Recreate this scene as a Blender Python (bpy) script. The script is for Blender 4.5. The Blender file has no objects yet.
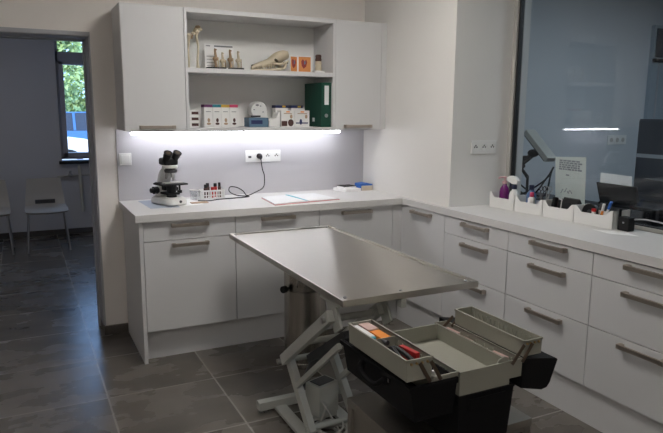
import bpy, bmesh, math, random
from mathutils import Vector, Matrix
random.seed(7)
C = bpy.context.scene.collection
SC = bpy.context.scene
PI = math.pi

# ------------------------------------------------------------------ materials
def nodes(name):
    m = bpy.data.materials.new(name); m.use_nodes = True
    nt = m.node_tree; return m, nt, nt.nodes['Principled BSDF']

def pbr(name, col, rough=.5, metal=0., vary=.05, scale=6., bump=0., bscale=60., stretch=None, trans=0., coat=0., spec=None):
    m, nt, b = nodes(name)
    b.inputs['Roughness'].default_value = rough; b.inputs['Metallic'].default_value = metal
    if trans: b.inputs['Transmission Weight'].default_value = trans
    if coat: b.inputs['Coat Weight'].default_value = coat
    if spec is not None: b.inputs['Specular IOR Level'].default_value = spec
    tc = nt.nodes.new('ShaderNodeTexCoord'); mp = nt.nodes.new('ShaderNodeMapping')
    nt.links.new(tc.outputs['Object'], mp.inputs['Vector'])
    if stretch: mp.inputs['Scale'].default_value = stretch
    nz = nt.nodes.new('ShaderNodeTexNoise'); nz.inputs['Scale'].default_value = scale; nz.inputs['Detail'].default_value = 4
    nt.links.new(mp.outputs[0], nz.inputs['Vector'])
    mx = nt.nodes.new('ShaderNodeMix'); mx.data_type = 'RGBA'
    mx.inputs['A'].default_value = tuple(c*(1-vary) for c in col)+(1,)
    mx.inputs['B'].default_value = tuple(min(1, c*(1+vary)) for c in col)+(1,)
    nt.links.new(nz.outputs['Fac'], mx.inputs['Factor']); nt.links.new(mx.outputs['Result'], b.inputs['Base Color'])
    if bump:
        n2 = nt.nodes.new('ShaderNodeTexNoise'); n2.inputs['Scale'].default_value = bscale; n2.inputs['Detail'].default_value = 3
        nt.links.new(mp.outputs[0], n2.inputs['Vector'])
        bp = nt.nodes.new('ShaderNodeBump'); bp.inputs['Strength'].default_value = bump; bp.inputs['Distance'].default_value = .002
        nt.links.new(n2.outputs['Fac'], bp.inputs['Height']); nt.links.new(bp.outputs[0], b.inputs['Normal'])
    return m

def emit(name, col, s):
    m, nt, b = nodes(name); nt.nodes.remove(b)
    e = nt.nodes.new('ShaderNodeEmission'); e.inputs[0].default_value = col+(1,); e.inputs[1].default_value = s
    nt.links.new(e.outputs[0], nt.nodes['Material Output'].inputs[0]); return m

def glass_mat(name, tint, refl=.06, power=.5):
    m, nt, b = nodes(name); nt.nodes.remove(b)
    t = nt.nodes.new('ShaderNodeBsdfTransparent'); t.inputs[0].default_value = tint+(1,)
    g = nt.nodes.new('ShaderNodeBsdfGlossy'); g.inputs['Roughness'].default_value = .01
    lw = nt.nodes.new('ShaderNodeLayerWeight'); lw.inputs[0].default_value = .5
    p = nt.nodes.new('ShaderNodeMath'); p.operation = 'POWER'; p.inputs[1].default_value = 4
    a = nt.nodes.new('ShaderNodeMath'); a.operation = 'MULTIPLY_ADD'; a.inputs[1].default_value = power; a.inputs[2].default_value = refl
    mx = nt.nodes.new('ShaderNodeMixShader')
    nt.links.new(lw.outputs['Facing'], p.inputs[0]); nt.links.new(p.outputs[0], a.inputs[0]); nt.links.new(a.outputs[0], mx.inputs[0])
    nt.links.new(t.outputs[0], mx.inputs[1]); nt.links.new(g.outputs[0], mx.inputs[2])
    nt.links.new(mx.outputs[0], nt.nodes['Material Output'].inputs[0]); return m

def tile_mat():
    m, nt, b = nodes('floor_tiles'); N = nt.nodes; L = nt.links
    geo = N.new('ShaderNodeNewGeometry'); sep = N.new('ShaderNodeSeparateXYZ'); L.new(geo.outputs['Position'], sep.inputs[0])
    S = .568
    def mth(op, a, bb=None, c=None):
        n = N.new('ShaderNodeMath'); n.operation = op
        for i, v in enumerate((a, bb, c)):
            if v is None: continue
            if isinstance(v, (int, float)): n.inputs[i].default_value = v
            else: L.new(v, n.inputs[i])
        return n.outputs[0]
    u = mth('MULTIPLY_ADD', sep.outputs[0], 1/S, .232/S + 20); v = mth('MULTIPLY_ADD', sep.outputs[1], 1/S, .985/S + 20)
    def edge(t): return mth('ABSOLUTE', mth('SUBTRACT', mth('FRACT', t), .5))
    e = mth('MAXIMUM', edge(u), edge(v)); grout = mth('GREATER_THAN', e, .5 - .0045/S)
    cell = N.new('ShaderNodeCombineXYZ'); L.new(mth('FLOOR', u), cell.inputs[0]); L.new(mth('FLOOR', v), cell.inputs[1])
    wn = N.new('ShaderNodeTexWhiteNoise'); wn.noise_dimensions = '3D'; L.new(cell.outputs[0], wn.inputs['Vector'])
    off = N.new('ShaderNodeVectorMath'); off.operation = 'MULTIPLY_ADD'
    L.new(wn.outputs['Color'], off.inputs[0]); off.inputs[1].default_value = (9, 9, 9); L.new(geo.outputs['Position'], off.inputs[2])
    st = N.new('ShaderNodeMapping'); st.inputs['Scale'].default_value = (1.0, 1.7, 1); L.new(off.outputs[0], st.inputs[0])
    nz = N.new('ShaderNodeTexNoise'); nz.inputs['Scale'].default_value = 2.2; nz.inputs['Detail'].default_value = 5; nz.inputs['Roughness'].default_value = .52
    L.new(st.outputs[0], nz.inputs['Vector'])
    rp = N.new('ShaderNodeValToRGB'); el = rp.color_ramp.elements
    el[0].position = .27; el[0].color = (.066, .058, .050, 1); el[1].position = .78; el[1].color = (.185, .167, .145, 1)
    L.new(nz.outputs['Fac'], rp.inputs[0])
    mx = N.new('ShaderNodeMix'); mx.data_type = 'RGBA'; L.new(grout, mx.inputs['Factor']); L.new(rp.outputs[0], mx.inputs['A'])
    mx.inputs['B'].default_value = (.36, .34, .31, 1); L.new(mx.outputs['Result'], b.inputs['Base Color'])
    r = mth('MULTIPLY_ADD', nz.outputs['Fac'], .14, .20); L.new(r, b.inputs['Roughness'])
    bp = N.new('ShaderNodeBump'); bp.inputs['Strength'].default_value = .25; bp.inputs['Distance'].default_value = .002
    L.new(mth('SUBTRACT', mth('MULTIPLY', nz.outputs['Fac'], .3), grout), bp.inputs['Height']); L.new(bp.outputs[0], b.inputs['Normal'])
    return m

def steel_mat(name, col, rough, stretch, bump=.04, vary=.05):
    m = pbr(name, col, rough, 1., vary, 8., bump, 90., stretch); return m

M = dict(
 tile=tile_mat(),
 beige=pbr('beige_wall_paint', (.84, .80, .76), .85, 0, .02, 3, .15, 220),
 white_wall=pbr('white_wall_paint', (.75, .735, .705), .8, 0, .02, 3, .15, 220),
 blue_wall=pbr('pale_blue_wall_paint', (.57, .61, .645), .8, 0, .02, 3),
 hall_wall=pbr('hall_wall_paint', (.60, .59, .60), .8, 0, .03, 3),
 ceil=pbr('ceiling_paint', (.80, .79, .77), .9, 0, .02, 3),
 skirting=pbr('skirting_tile', (.085, .075, .068), .45, 0, .25, 9),
 frame_grey=pbr('grey_door_frame', (.42, .43, .46), .5, 0, .04, 5),
 win_grey=pbr('window_frame_grey', (.42, .42, .47), .5, 0, .04, 5),
 alu=pbr('pale_aluminium', (.50, .49, .46), .45, .3, .05, 8),
 black_seal=pbr('black_seal', (.015, .015, .017), .6),
 cab=pbr('white_cabinet_laminate', (.645, .645, .65), .42, 0, .012, 4),
 cab_in=pbr('white_cabinet_interior', (.84, .84, .82), .6, 0, .012, 4),
 top=pbr('white_worktop', (.65, .64, .63), .4, 0, .03, 40),
 splash=pbr('backsplash_laminate', (.52, .51, .535), .4, 0, .012, 5),
 nickel=steel_mat('brushed_nickel_handle', (.45, .40, .35), .45, (4, 40, 40)),
 steel=steel_mat('brushed_stainless_top', (.72, .69, .645), .30, (60, 2, 60), .0),
 steel2=steel_mat('stainless_bin', (.40, .375, .34), .25, (6, 6, .1), .06, .5),  # vertical reflection streaks are put into the colour noise
 bench=steel_mat('dull_steel_bench', (.38, .36, .325), .48, (3, 40, 3)),
 lift=pbr('grey_painted_lift', (.50, .51, .475), .5, 0, .04, 10),
 chrome=pbr('bolt_chrome', (.5, .5, .5), .3, 1.),
 black=pbr('black_plastic', (.010, .010, .011), .55, 0, .1, 20, spec=.3),
 black_tex=pbr('black_moulded_plastic', (.010, .010, .011), .6, 0, .1, 20, .3, 300, spec=.12),
 tray=pbr('grey_green_plastic_tray', (.335, .33, .275), .5, 0, .03, 10),
 brown_metal=pbr('bronzed_linkage', (.13, .095, .07), .4, .7),
 brass=pbr('brass_rivet', (.55, .38, .18), .35, 1.),
 white_pl=pbr('white_plastic', (.80, .80, .78), .4, 0, .02, 8),
 cream_pl=pbr('cream_plastic', (.62, .60, .53), .5, 0, .03, 8),
 dark_grey=pbr('dark_grey_plastic', (.06, .06, .065), .5, 0, .05, 9),
 cable=pbr('pale_cable', (.48, .47, .44), .5),
 grey_cable=pbr('grey_cable', (.30, .31, .33), .5),
 paper=pbr('white_paper', (.90, .90, .89), .8, 0, .02, 12),
 notice=pbr('notice_paper', (.62, .66, .60), .8, 0, .02, 12),
 paper_print=pbr('paper_print_grey', (.22, .23, .25), .8),
 pale_blue=pbr('pale_blue_paper', (.42, .47, .56), .8, 0, .05, 12),
 red_card=pbr('red_card', (.55, .16, .15), .6),
 teal=pbr('teal_ribbon', (.10, .45, .55), .6),
 bone=pbr('ivory_bone', (.60, .52, .38), .55, 0, .18, 18, .3, 60),
 bone_dark=pbr('brown_bone_cartilage', (.35, .24, .14), .6, 0, .2, 20),  # darker brown bone and cartilage colour
 socket_dark=pbr('skull_cavity', (.07, .05, .03), .8),
 orange_pic=pbr('orange_print', (.72, .30, .10), .5, 0, .15, 14),
 red_pic=pbr('anatomy_print_red', (.32, .05, .05), .5, 0, .3, 30),
 pic_blue=pbr('anatomy_print_blue', (.16, .20, .32), .5),
 green=pbr('green_binder_board', (.004, .060, .038), .5, 0, .06, 12),
 label=pbr('binder_label', (.78, .79, .80), .7),
 purple_c=pbr('purple_carton', (.16, .04, .14), .5),
 teal_c=pbr('teal_carton', (.02, .22, .28), .5),
 yellow_c=pbr('yellow_carton', (.62, .40, .06), .5),
 pink_c=pbr('magenta_carton', (.55, .05, .13), .5),
 navy=pbr('navy_carton', (.015, .025, .10), .5),
 steel_blue=pbr('blue_grey_carton', (.11, .19, .27), .55, 0, .06, 12),
 tan=pbr('tan_print', (.42, .30, .20), .6, 0, .2, 30),
 dk_brown=pbr('dark_brown_print', (.07, .03, .025), .6, 0, .3, 30),
 blue=pbr('bright_blue_card', (.03, .14, .50), .5, 0, .05, 12),
 beige_card=pbr('beige_card', (.60, .52, .40), .6, 0, .05, 12),
 red=pbr('red_plastic', (.50, .02, .02), .4),
 orange=pbr('orange_plastic', (.85, .27, .02), .5, 0, .05, 12),
 pinkish=pbr('pink_wrapper', (.60, .42, .38), .6, 0, .12, 20),
 purple=pbr('purple_soap_bottle', (.15, .010, .14), .25, 0, .1, 9),
 pink_pump=pbr('pink_pump', (.62, .38, .40), .4),
 blue_clear=pbr('blue_liquid_bottle', (.10, .18, .34), .2, 0, .1, 9),
 collar=pbr('navy_collar', (.01, .015, .05), .4),
 glass=glass_mat('window_glass', (.93, .95, .97), .04, .5),
 glass_out=glass_mat('hall_window_glass', (.92, .95, .97), .03, .3),
 clear=glass_mat('clear_cup', (.93, .94, .95), .10, .5),
 led=emit('led_tube_light', (.93, .94, 1.0), 12.0),
 lamp=emit('ceiling_panel_light', (1.0, .96, .92), 13.0),
 lamp_fill=emit('added_fill_panel_light', (1.0, .96, .92), 8.0),  # glow of the added fill panel near the front wall
 chair=pbr('beige_moulded_seat', (.43, .40, .355), .5, 0, .03, 8),
 asphalt=pbr('asphalt', (.26, .26, .27), .9, 0, .15, 3),
 leaf=pbr('green_leaves', (.36, .45, .16), .55, 0, .75, 2.5),
 trunk=pbr('bark', (.12, .08, .05), .9, 0, .2, 12),
 car_blue=pbr('blue_car_paint', (.08, .19, .38), .45, 0, .03, 2),
 car_white=pbr('white_car_paint', (.82, .82, .80), .45, 0, .02, 2),
 car_glass=pbr('car_window', (.05, .06, .08), .45, 0, .05, 2),
 tyre=pbr('tyre', (.015, .015, .015), .8),
 dark_door=pbr('dark_blue_grey_cupboard', (.045, .055, .07), .4, 0, .06, 4),
 mid_door=pbr('blue_grey_door_leaf', (.36, .42, .47), .5, 0, .04, 4),
 monitor=pbr('pale_grey_monitor_shell', (.42, .43, .40), .45, 0, .03, 8),
 desk=pbr('dark_desk_top', (.06, .06, .065), .5, 0, .06, 8),
)

def brush(m, tangent, amount):
    nt = m.node_tree; b = nt.nodes['Principled BSDF']; b.inputs['Anisotropic'].default_value = amount
    v = nt.nodes.new('ShaderNodeCombineXYZ')
    for i in range(3): v.inputs[i].default_value = tangent[i]
    nt.links.new(v.outputs[0], b.inputs['Tangent'])
brush(M['steel'], (0, 1, 0), .97)

# ------------------------------------------------------------------ mesh builder
class MB:
    def __init__(s): s.bm = bmesh.new()
    def box(s, x0, x1, y0, y1, z0, z1, bev=0., seg=2):
        mat = Matrix.Translation(((x0+x1)/2, (y0+y1)/2, (z0+z1)/2)) @ Matrix.Diagonal((abs(x1-x0), abs(y1-y0), abs(z1-z0), 1))
        r = bmesh.ops.create_cube(s.bm, size=1, matrix=mat)
        if bev:
            ed = list({e for v in r['verts'] for e in v.link_edges})
            bmesh.ops.bevel(s.bm, geom=ed, offset=bev, segments=seg, affect='EDGES', clamp_overlap=True, profile=.5)
        return s
    def obox(s, c, ax, size, bev=0.):
        """oriented box: centre, rotation matrix 3x3, size"""
        mat = Matrix.Translation(c) @ ax.to_4x4() @ Matrix.Diagonal((*size, 1))
        r = bmesh.ops.create_cube(s.bm, size=1, matrix=mat)
        if bev:
            ed = list({e for v in r['verts'] for e in v.link_edges})
            bmesh.ops.bevel(s.bm, geom=ed, offset=bev, segments=2, affect='EDGES', clamp_overlap=True, profile=.5)
        return s
    def bar(s, a, b, w, h, side=Vector((1, 0, 0)), bev=0.):
        a, b = Vector(a), Vector(b); d = (b-a); L = d.length; d.normalize()
        x = side - d*side.dot(d); x.normalize(); y = d.cross(x)
        return s.obox((a+b)/2, Matrix((x, y, d)).transposed(), (w, h, L), bev)
    def loft(s, rings, caps=True, closed=True):
        vs = [[s.bm.verts.new(p) for p in r] for r in rings]; n = len(vs[0])
        for a, b in zip(vs, vs[1:]):
            for i in range(n if closed else n-1):
                j = (i+1) % n
                s.bm.faces.new((a[i], a[j], b[j], b[i]))
        if caps and closed:
            s.bm.faces.new(list(reversed(vs[0]))); s.bm.faces.new(vs[-1])
        return s
    def tube(s, pts, r, seg=10, caps=True):
        pts = [Vector(p) for p in pts]; n = len(pts); rr = r if isinstance(r, (list, tuple)) else [r]*n
        t0 = (pts[1]-pts[0]).normalized(); up = Vector((0, 0, 1)) if abs(t0.z) < .9 else Vector((1, 0, 0))
        x = t0.cross(up).normalized(); rings = []
        for i, p in enumerate(pts):
            t = (pts[min(i+1, n-1)]-pts[max(i-1, 0)]).normalized()
            x = (x - t*x.dot(t)).normalized(); y = t.cross(x)
            rings.append([p+(x*math.cos(a)+y*math.sin(a))*rr[i] for a in (2*PI*k/seg for k in range(seg))])
        return s.loft(rings, caps)
    def cyl(s, a, b, r, r2=None, seg=20): return s.tube([a, b], [r, r if r2 is None else r2], seg)
    def lathe(s, c, prof, seg=28, axis=None):
        rings = []
        for r, z in prof:
            rings.append([Vector((c[0]+r*math.cos(2*PI*k/seg), c[1]+r*math.sin(2*PI*k/seg), c[2]+z)) for k in range(seg)])
        return s.loft(rings)
    def ball(s, c, r, sc=(1, 1, 1), u=14, v=9):
        bmesh.ops.create_uvsphere(s.bm, u_segments=u, v_segments=v, radius=1,
            matrix=Matrix.Translation(c) @ Matrix.Diagonal((r*sc[0], r*sc[1], r*sc[2], 1))); return s
    def prism(s, poly, axis, a, b):
        """poly in the two other axes (cyclic order), extruded a..b along axis"""
        def P(p, t):
            return {'x': (t, p[0], p[1]), 'y': (p[0], t, p[1]), 'z': (p[0], p[1], t)}[axis]
        return s.loft([[P(p, a) for p in poly], [P(p, b) for p in poly]])
    def mark(s): return len(s.bm.verts)
    def xform(s, start, mat):
        s.bm.verts.ensure_lookup_table(); bmesh.ops.transform(s.bm, matrix=mat, verts=list(s.bm.verts)[start:]); return s

def rr(x0, x1, z0, z1, r, n=5):
    """rounded rectangle outline"""
    out = []
    for cx, cz, a0 in ((x1-r, z0+r, -PI/2), (x1-r, z1-r, 0), (x0+r, z1-r, PI/2), (x0+r, z0+r, PI)):
        for k in range(n+1):
            a = a0+PI/2*k/n; out.append((cx+r*math.cos(a), cz+r*math.sin(a)))
    return out

ORG = {}
def props(o, label=None, cat=None, group=None, kind=None):
    if label: o['label'] = label
    if cat: o['category'] = cat
    if group: o['group'] = group
    if kind: o['kind'] = kind
    return o
def thing(name, label, cat, loc=(0, 0, 0), rotz=0., group=None, local=False):
    o = bpy.data.objects.new(name, None); C.objects.link(o); o.empty_display_size = .05
    o.location = loc; o.rotation_euler = (0, 0, rotz); props(o, label, cat, group)
    ORG[o] = Vector((0, 0, 0)) if local else Vector(loc); return o
def finish(name, mb, mat, org, smooth):
    bm = mb.bm
    bmesh.ops.recalc_face_normals(bm, faces=bm.faces)
    bmesh.ops.translate(bm, verts=bm.verts, vec=-org)
    me = bpy.data.meshes.new(name); bm.to_mesh(me); bm.free()
    me.materials.append(M[mat])
    if smooth: me.shade_smooth(); me.set_sharp_from_angle(angle=math.radians(38))
    o = bpy.data.objects.new(name, me); C.objects.link(o)
    if smooth:
        wn = o.modifiers.new('weighted_normals', 'WEIGHTED_NORMAL'); wn.keep_sharp = True; wn.weight = 90
    return o
def part(name, mb, mat, parent, smooth=True, label=None):
    o = finish(name, mb, mat, ORG[parent], smooth); o.parent = parent; ORG[o] = ORG[parent]
    if label: o['label'] = label
    return o
def single(name, mb, mat, label, cat, group=None, smooth=True):
    vs = [v.co for v in mb.bm.verts]
    org = Vector(((min(v.x for v in vs)+max(v.x for v in vs))/2, (min(v.y for v in vs)+max(v.y for v in vs))/2, min(v.z for v in vs)))
    o = finish(name, mb, mat, org, smooth); o.location = org; return props(o, label, cat, group)
def struct(name, mb, mat, smooth=False):
    o = finish(name, mb, mat, Vector((0, 0, 0)), smooth); o['kind'] = 'structure'; ORG[o] = Vector((0, 0, 0)); return o
def copy_tree(o, loc, rotz=None, label=None):
    c = o.copy(); C.objects.link(c); c.location = loc
    if rotz is not None: c.rotation_euler = (0, 0, rotz)
    if label: c['label'] = label
    for ch in o.children:
        d = ch.copy(); C.objects.link(d); d.parent = c
        for g in ch.children:
            e = g.copy(); C.objects.link(e); e.parent = d
    return c
def B(*a, **k): return MB().box(*a, **k)

# ------------------------------------------------------------------ setting
XP, YP, XG = 1.833, -1.113, 2.30       # pier face, pier end, glass plane
DX0, DX1, DZ = -1.02, -.122, 1.950      # doorway
ZC = 2.62
struct('floor', B(-2.4, 7.4, -5.4, 4.0, -.08, 0), 'tile')
struct('ceiling', B(-2.4, 7.4, -5.4, 4.0, ZC, ZC+.12), 'ceil')
w = MB(); w.box(-2.3, DX0, 0, .25, 0, ZC); w.box(DX1, 2.42, 0, .25, 0, ZC); w.box(DX0, DX1, 0, .25, DZ, ZC)
struct('wall_back', w, 'beige')
w = MB(); w.box(XP, 2.42, YP, 0, 0, ZC); w.box(2.27, 2.36, -4.2, YP, 0, .86); w.box(2.27, 2.36, -4.2, YP, 2.40, ZC); w.box(2.27, 2.36, -5.3, -4.2, 0, ZC)
struct('wall_right', w, 'white_wall')
struct('wall_left', B(-2.4, -2.3, -5.3, 0, 0, ZC), 'beige')
struct('wall_front', B(-2.4, 2.36, -5.4, -5.3, 0, ZC), 'beige')
# hall behind the doorway
WX0, WX1, WZ0, WZ1 = -.125, 1.0, .90, 2.33
YF = 3.765
w = MB(); w.box(-2.3, WX0, YF, YF+.22, 0, ZC); w.box(WX1, 1.6, YF, YF+.22, 0, ZC); w.box(WX0, WX1, YF, YF+.22, 0, WZ0-.02); w.box(WX0, WX1, YF, YF+.22, WZ1, ZC)
struct('wall_hall_far', w, 'hall_wall')
struct('wall_hall_left', B(-2.4, -2.3, .25, YF+.22, 0, ZC), 'hall_wall')
struct('wall_hall_right', B(1.5, 1.6, .25, YF, 0, ZC), 'hall_wall')
# office behind the glass
struct('wall_office_far', B(7.2, 7.3, -4.2, .0, 0, ZC), 'blue_wall')
w = MB(); w.box(2.42, 7.3, -.05, .05, 0, ZC)
struct('wall_office_back', w, 'blue_wall')
struct('wall_office_front', B(2.36, 7.3, -4.3, -4.2, 0, ZC), 'blue_wall')
# skirting
w = MB(); w.box(DX1-.006, .02, -.012, 0, 0, .062); w.box(DX1-.012, DX1, -.012, .25, 0, .062); w.box(-2.3, DX0+.006, -.012, 0, 0, .062)
struct('baseboard_back', w, 'skirting')
struct('baseboard_hall', B(-2.3, 1.5, YF-.012, YF, 0, .065), 'skirting')
struct('baseboard_left', B(-2.3, -2.288, -5.3, -.012, 0, .062), 'skirting')
# door lining (grey metal frame)
w = MB(); w.box(DX1-.014, DX1-.0005, .012, .27, .062, DZ-.0005, .004); w.box(DX0+.0005, DX0+.03, .012, .27, .0, DZ-.0005, .004); w.box(DX0, DX1-.0005, .012, .27, DZ-.018, DZ-.0005, .004)
w.box(DX1-.024, DX1-.014, .19, .25, .0, DZ-.019); w.box(DX0+.03, DX1-.014, .19, .25, DZ-.026, DZ-.018)
w.box(DX1-.006, DX1+.0, -.006, .012, .062, DZ+.012); w.box(DX0, DX1, -.006, .012, DZ-.012, DZ+.012)
struct('door_1', w, 'frame_grey')
# window in the hall
w = MB(); y0, y1 = YF+.05, YF+.12
w.box(WX0, WX0+.03, y0, y1, WZ0, WZ1); w.box(WX1-.03, WX1, y0, y1, WZ0, WZ1); w.box(WX0, WX1, y0, y1, WZ1-.02, WZ1)
w.box(WX0, WX1, y0, y1, 2.03, 2.145); w.box(WX0, WX1, y0, y1, WZ0, WZ0+.03)
for xa, xb in ((WX0+.03, .42), (.45, WX1-.03)):
    w.box(xa, xa+.05, y0-.02, y1, WZ0+.02, 2.04, .004); w.box(xb-.05, xb, y0-.02, y1, WZ0+.02, 2.04, .004)
    w.box(xa, xb, y0-.02, y1, WZ0+.02, WZ0+.075, .004); w.box(xa, xb, y0-.02, y1, 2.0, 2.04, .004)
w.box(.41, .46, y0, y1, WZ0, WZ1)
win = struct('window_2', w, 'win_grey')
part('pane', B(WX0+.02, WX1-.02, y0+.03, y0+.036, WZ0+.02, WZ1-.01), 'glass_out', win, False)
part('window_sill', B(WX0-.03, WX1+.03, YF-.05, YF+.12, WZ0-.055, WZ0-.018, .004), 'black_seal', win)
# interior glazing to the office
w = MB(); GY0, GY1 = -4.2, YP
w.box(XG-.02, XG+.04, GY1-.032, GY1, .9, 2.40); w.box(XG-.02, XG+.04, GY0, GY1, .9, .918); w.box(XG-.02, XG+.04, GY0, GY1, 2.385, 2.40); w.box(XG-.02, XG+.04, GY0, GY0+.03, .9, 2.4)
g = struct('window_1', w, 'alu')
w = MB(); w.box(XG-.008, XG+.02, GY1-.046, GY1-.032, .918, 2.385); w.box(XG-.008, XG+.02, GY0+.03, GY1-.032, .918, .924)
part('seal', w, 'black_seal', g, False)
part('pane', B(XG, XG+.008, GY0+.03, GY1-.046, .924, 2.385), 'glass', g, False)
# ceiling light above the table plus an added fill panel, both out of view
for x, y, mt, lb in ((.7, -1.6, 'lamp', 'square ceiling light panel above the steel table'), (-.9, -4.2, 'lamp_fill', 'square fill light panel added out of view near the front wall')):
    t = thing('light_panel', lb, 'ceiling light', (x, y, ZC))
    f = MB(); f.box(x-.31, x+.31, y-.31, y+.31, ZC-.03, ZC-.0005, .004); part('frame', f, 'white_pl', t)
    part('diffuser', B(x-.28, x+.28, y-.28, y+.28, ZC-.034, ZC-.0302), mt, t, False)

# ------------------------------------------------------------------ base cabinets
def handle_x(x0, x1, y, z, parent, h=.020):
    b = MB(); b.box(x0, x1, y-.030, y-.018, z-h/2, z+h/2, .002)
    for xa, xb in ((x0, x0+.022), (x1-.022, x1)): b.box(xa, xb, y-.0315, y, z-h/2-.001, z+h/2+.001, .002)
    part('handle', b, 'nickel', parent, label='flat brushed nickel bar handle')
def handle_y(y0, y1, x, z, parent, h=.020):
    b = MB(); b.box(x-.030, x-.018, y0, y1, z-h/2, z+h/2, .002)
    for ya, yb in ((y0, y0+.022), (y1-.022, y1)): b.box(x-.0315, x, ya, yb, z-h/2-.001, z+h/2+.001, .002)
    part('handle', b, 'nickel', parent, label='flat brushed nickel bar handle')
FY, FX = -.621, 1.7985
ZT, ZB = .194, .8575
G = .0018
U = (.0425, .593, 1.163, 1.728)
labs = ('white base cabinet with drawer over door at left end of back counter, below the microscope',
        'white base cabinet with one drawer, second along back counter, behind the steel bin',
        'white base cabinet with single door near the inner corner of the counters')
for i in range(3):
    x0, x1 = U[i], U[i+1]
    t = thing('base_cabinet', labs[i], 'cabinet', ((x0+x1)/2, -.3, 0))
    part('body', B(x0+.001, x1-.001, FY+.021, -.002, .195, ZB-.002), 'cab', t)
    hx = ((.203, .423), (.760, .985), (1.325, 1.55))[i]
    if i < 2:
        d = part('drawer', B(x0+G, x1-G, FY, FY+.019, .737+G, ZB-.004, .0015), 'cab', t); handle_x(*hx, FY, .826, d)
        d = part('door', B(x0+G, x1-G, FY, FY+.019, ZT, .737-G, .0015), 'cab', t); handle_x(*hx, FY, .709, d)
    else:
        d = part('door', B(x0+G, x1-G, FY, FY+.019, ZT, ZB-.004, .0015), 'cab', t); handle_x(*hx, FY, .826, d)
single('end_panel', B(.020, .0415, FY-.002, -.013, 0, ZB-.0005, .001), 'cab', 'white side panel closing the left end of the back counter', 'panel')
R_ = (-.6235, -1.119, -1.690, -2.256, -2.826)
t = thing('base_cabinet', 'white corner base cabinet with single door on right counter, beside the inner corner', 'cabinet', (2.03, -.87, 0))
part('body', B(FX+.021, 1.832, R_[1]+.001, FY+.001, .195, ZB-.002), 'cab', t)
part('filler_strip', B(U[3]+G, FX+.019, FY, FY+.019, ZT, ZB-.004, .001), 'cab', t)
d = part('door', B(FX, FX+.019, R_[1]+G, R_[0]-.002, ZT, ZB-.004, .0015), 'cab', t); handle_y(-.985, -.765, FX, .828, d)
labs = ('white three-drawer base cabinet on right counter, closest to the wall pier',
        'white three-drawer base cabinet in the middle of the right counter, under the white bins',
        'white three-drawer base cabinet on right counter, cut by the right edge of photo')
for i in range(1, 4):
    ya, yb = R_[i], R_[i+1]
    t = thing('base_cabinet', labs[i-1], 'cabinet', (2.03, (ya+yb)/2, 0), group=None)
    part('body', B(FX+.021, 2.268, yb+.001, ya-.001 if i > 1 else ya-.004, .195, ZB-.002), 'cab', t)
    hy = ((-1.535, -1.305), (-2.103, -1.87), (-2.668, -2.438))[i-1]
    for z0, z1, hz in ((.7437, ZB-.004, .830), (.4992, .7437, .707), (ZT, .4992, .466)):
        d = part('drawer', B(FX, FX+.019, yb+G, ya-G, z0+G, z1-G, .0015), 'cab', t); handle_y(*hy, FX, hz, d)
single('end_panel', B(FX, 2.268, -2.846, -2.828, 0, ZB-.0005, .001), 'cab', 'white side panel closing the near end of the right counter', 'panel')
single('plinth', B(.0425, 1.8325, -.5495, -.533, 0, .192), 'cab', 'white recessed plinth board under the back counter cabinets', 'plinth', smooth=False)
single('plinth', B(1.8215, 1.8325, -2.827, -.5505, 0, .192), 'cab', 'white recessed plinth board under the right counter drawers', 'plinth', smooth=False)
# worktop, one continuous L
CD, CX = -.645, 1.7895
poly = [(.0, -.001), (.0, CD), (CX, CD), (CX, -2.85), (2.269, -2.85), (2.269, YP-.001), (XP-.001, YP-.001), (XP-.001, -.001)]
w = MB(); w.prism(poly, 'z', ZB, .9)
single('worktop', w, 'top', 'white L-shaped worktop running along the back and right walls', 'worktop', smooth=False)
single('window_ledge', B(2.2695, XG-.0205, -4.2, YP-.001, .8605, .899, .001), 'alu', 'pale ledge between the right worktop and the glass', 'ledge', smooth=False)
single('backsplash', B(.002, XP-.001, -.010, -.0005, .9005, 1.3645), 'splash', 'pale lilac-white backsplash panel under the wall cabinets', 'backsplash', smooth=False)

# ------------------------------------------------------------------ wall cabinets
UB, UT, UF = 1.365, 2.105, -.329
def wall_cab(x0, x1, label, hx):
    t = thing('wall_cabinet', label, 'cabinet', ((x0+x1)/2, -.16, UB))
    part('body', B(x0+.0005, x1-.0005, UF+.020, -.0005, UB, UT), 'cab', t)
    d = part('door', B(x0+G, x1-G, UF, UF+.019, UB-.003, UT-.001, .0015), 'cab', t); handle_x(*hx, UF, 1.387, d)
wall_cab(.013, .385, 'white wall cabinet with closed door, left of the open shelves', (.098, .312))
wall_cab(1.4215, 1.787, 'white wall cabinet with closed door, right of the open shelves', (1.490, 1.706))
single('filler_panel', B(1.789, 1.832, UF+.004, -.0005, UB, UT, .001), 'cab', 'narrow white filler strip between right wall cabinet and wall', 'panel')
t = thing('open_wall_shelf', 'open white wall unit with two compartments between the closed wall cabinets', 'shelf unit', (.9, -.16, UB))
a, b_ = .386, 1.4205
part('side_panel', B(a, a+.018, UF, -.012, UB, UT), 'cab', t); part('side_panel', B(b_-.018, b_, UF, -.012, UB, UT), 'cab', t)
part('back_panel', B(a, b_, -.0115, -.0005, UB, UT), 'cab_in', t)
part('top_panel', B(a+.0185, b_-.0185, UF, -.012, UT-.026, UT), 'cab', t)
part('bottom_panel', B(a+.0185, b_-.0185, UF, -.012, UB, UB+.016), 'cab', t)
part('shelf', B(a+.0185, b_-.0185, UF+.004, -.012, 1.722, 1.7505, .001), 'cab', t)
S1, S2 = 1.751, UB+.0165
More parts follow.
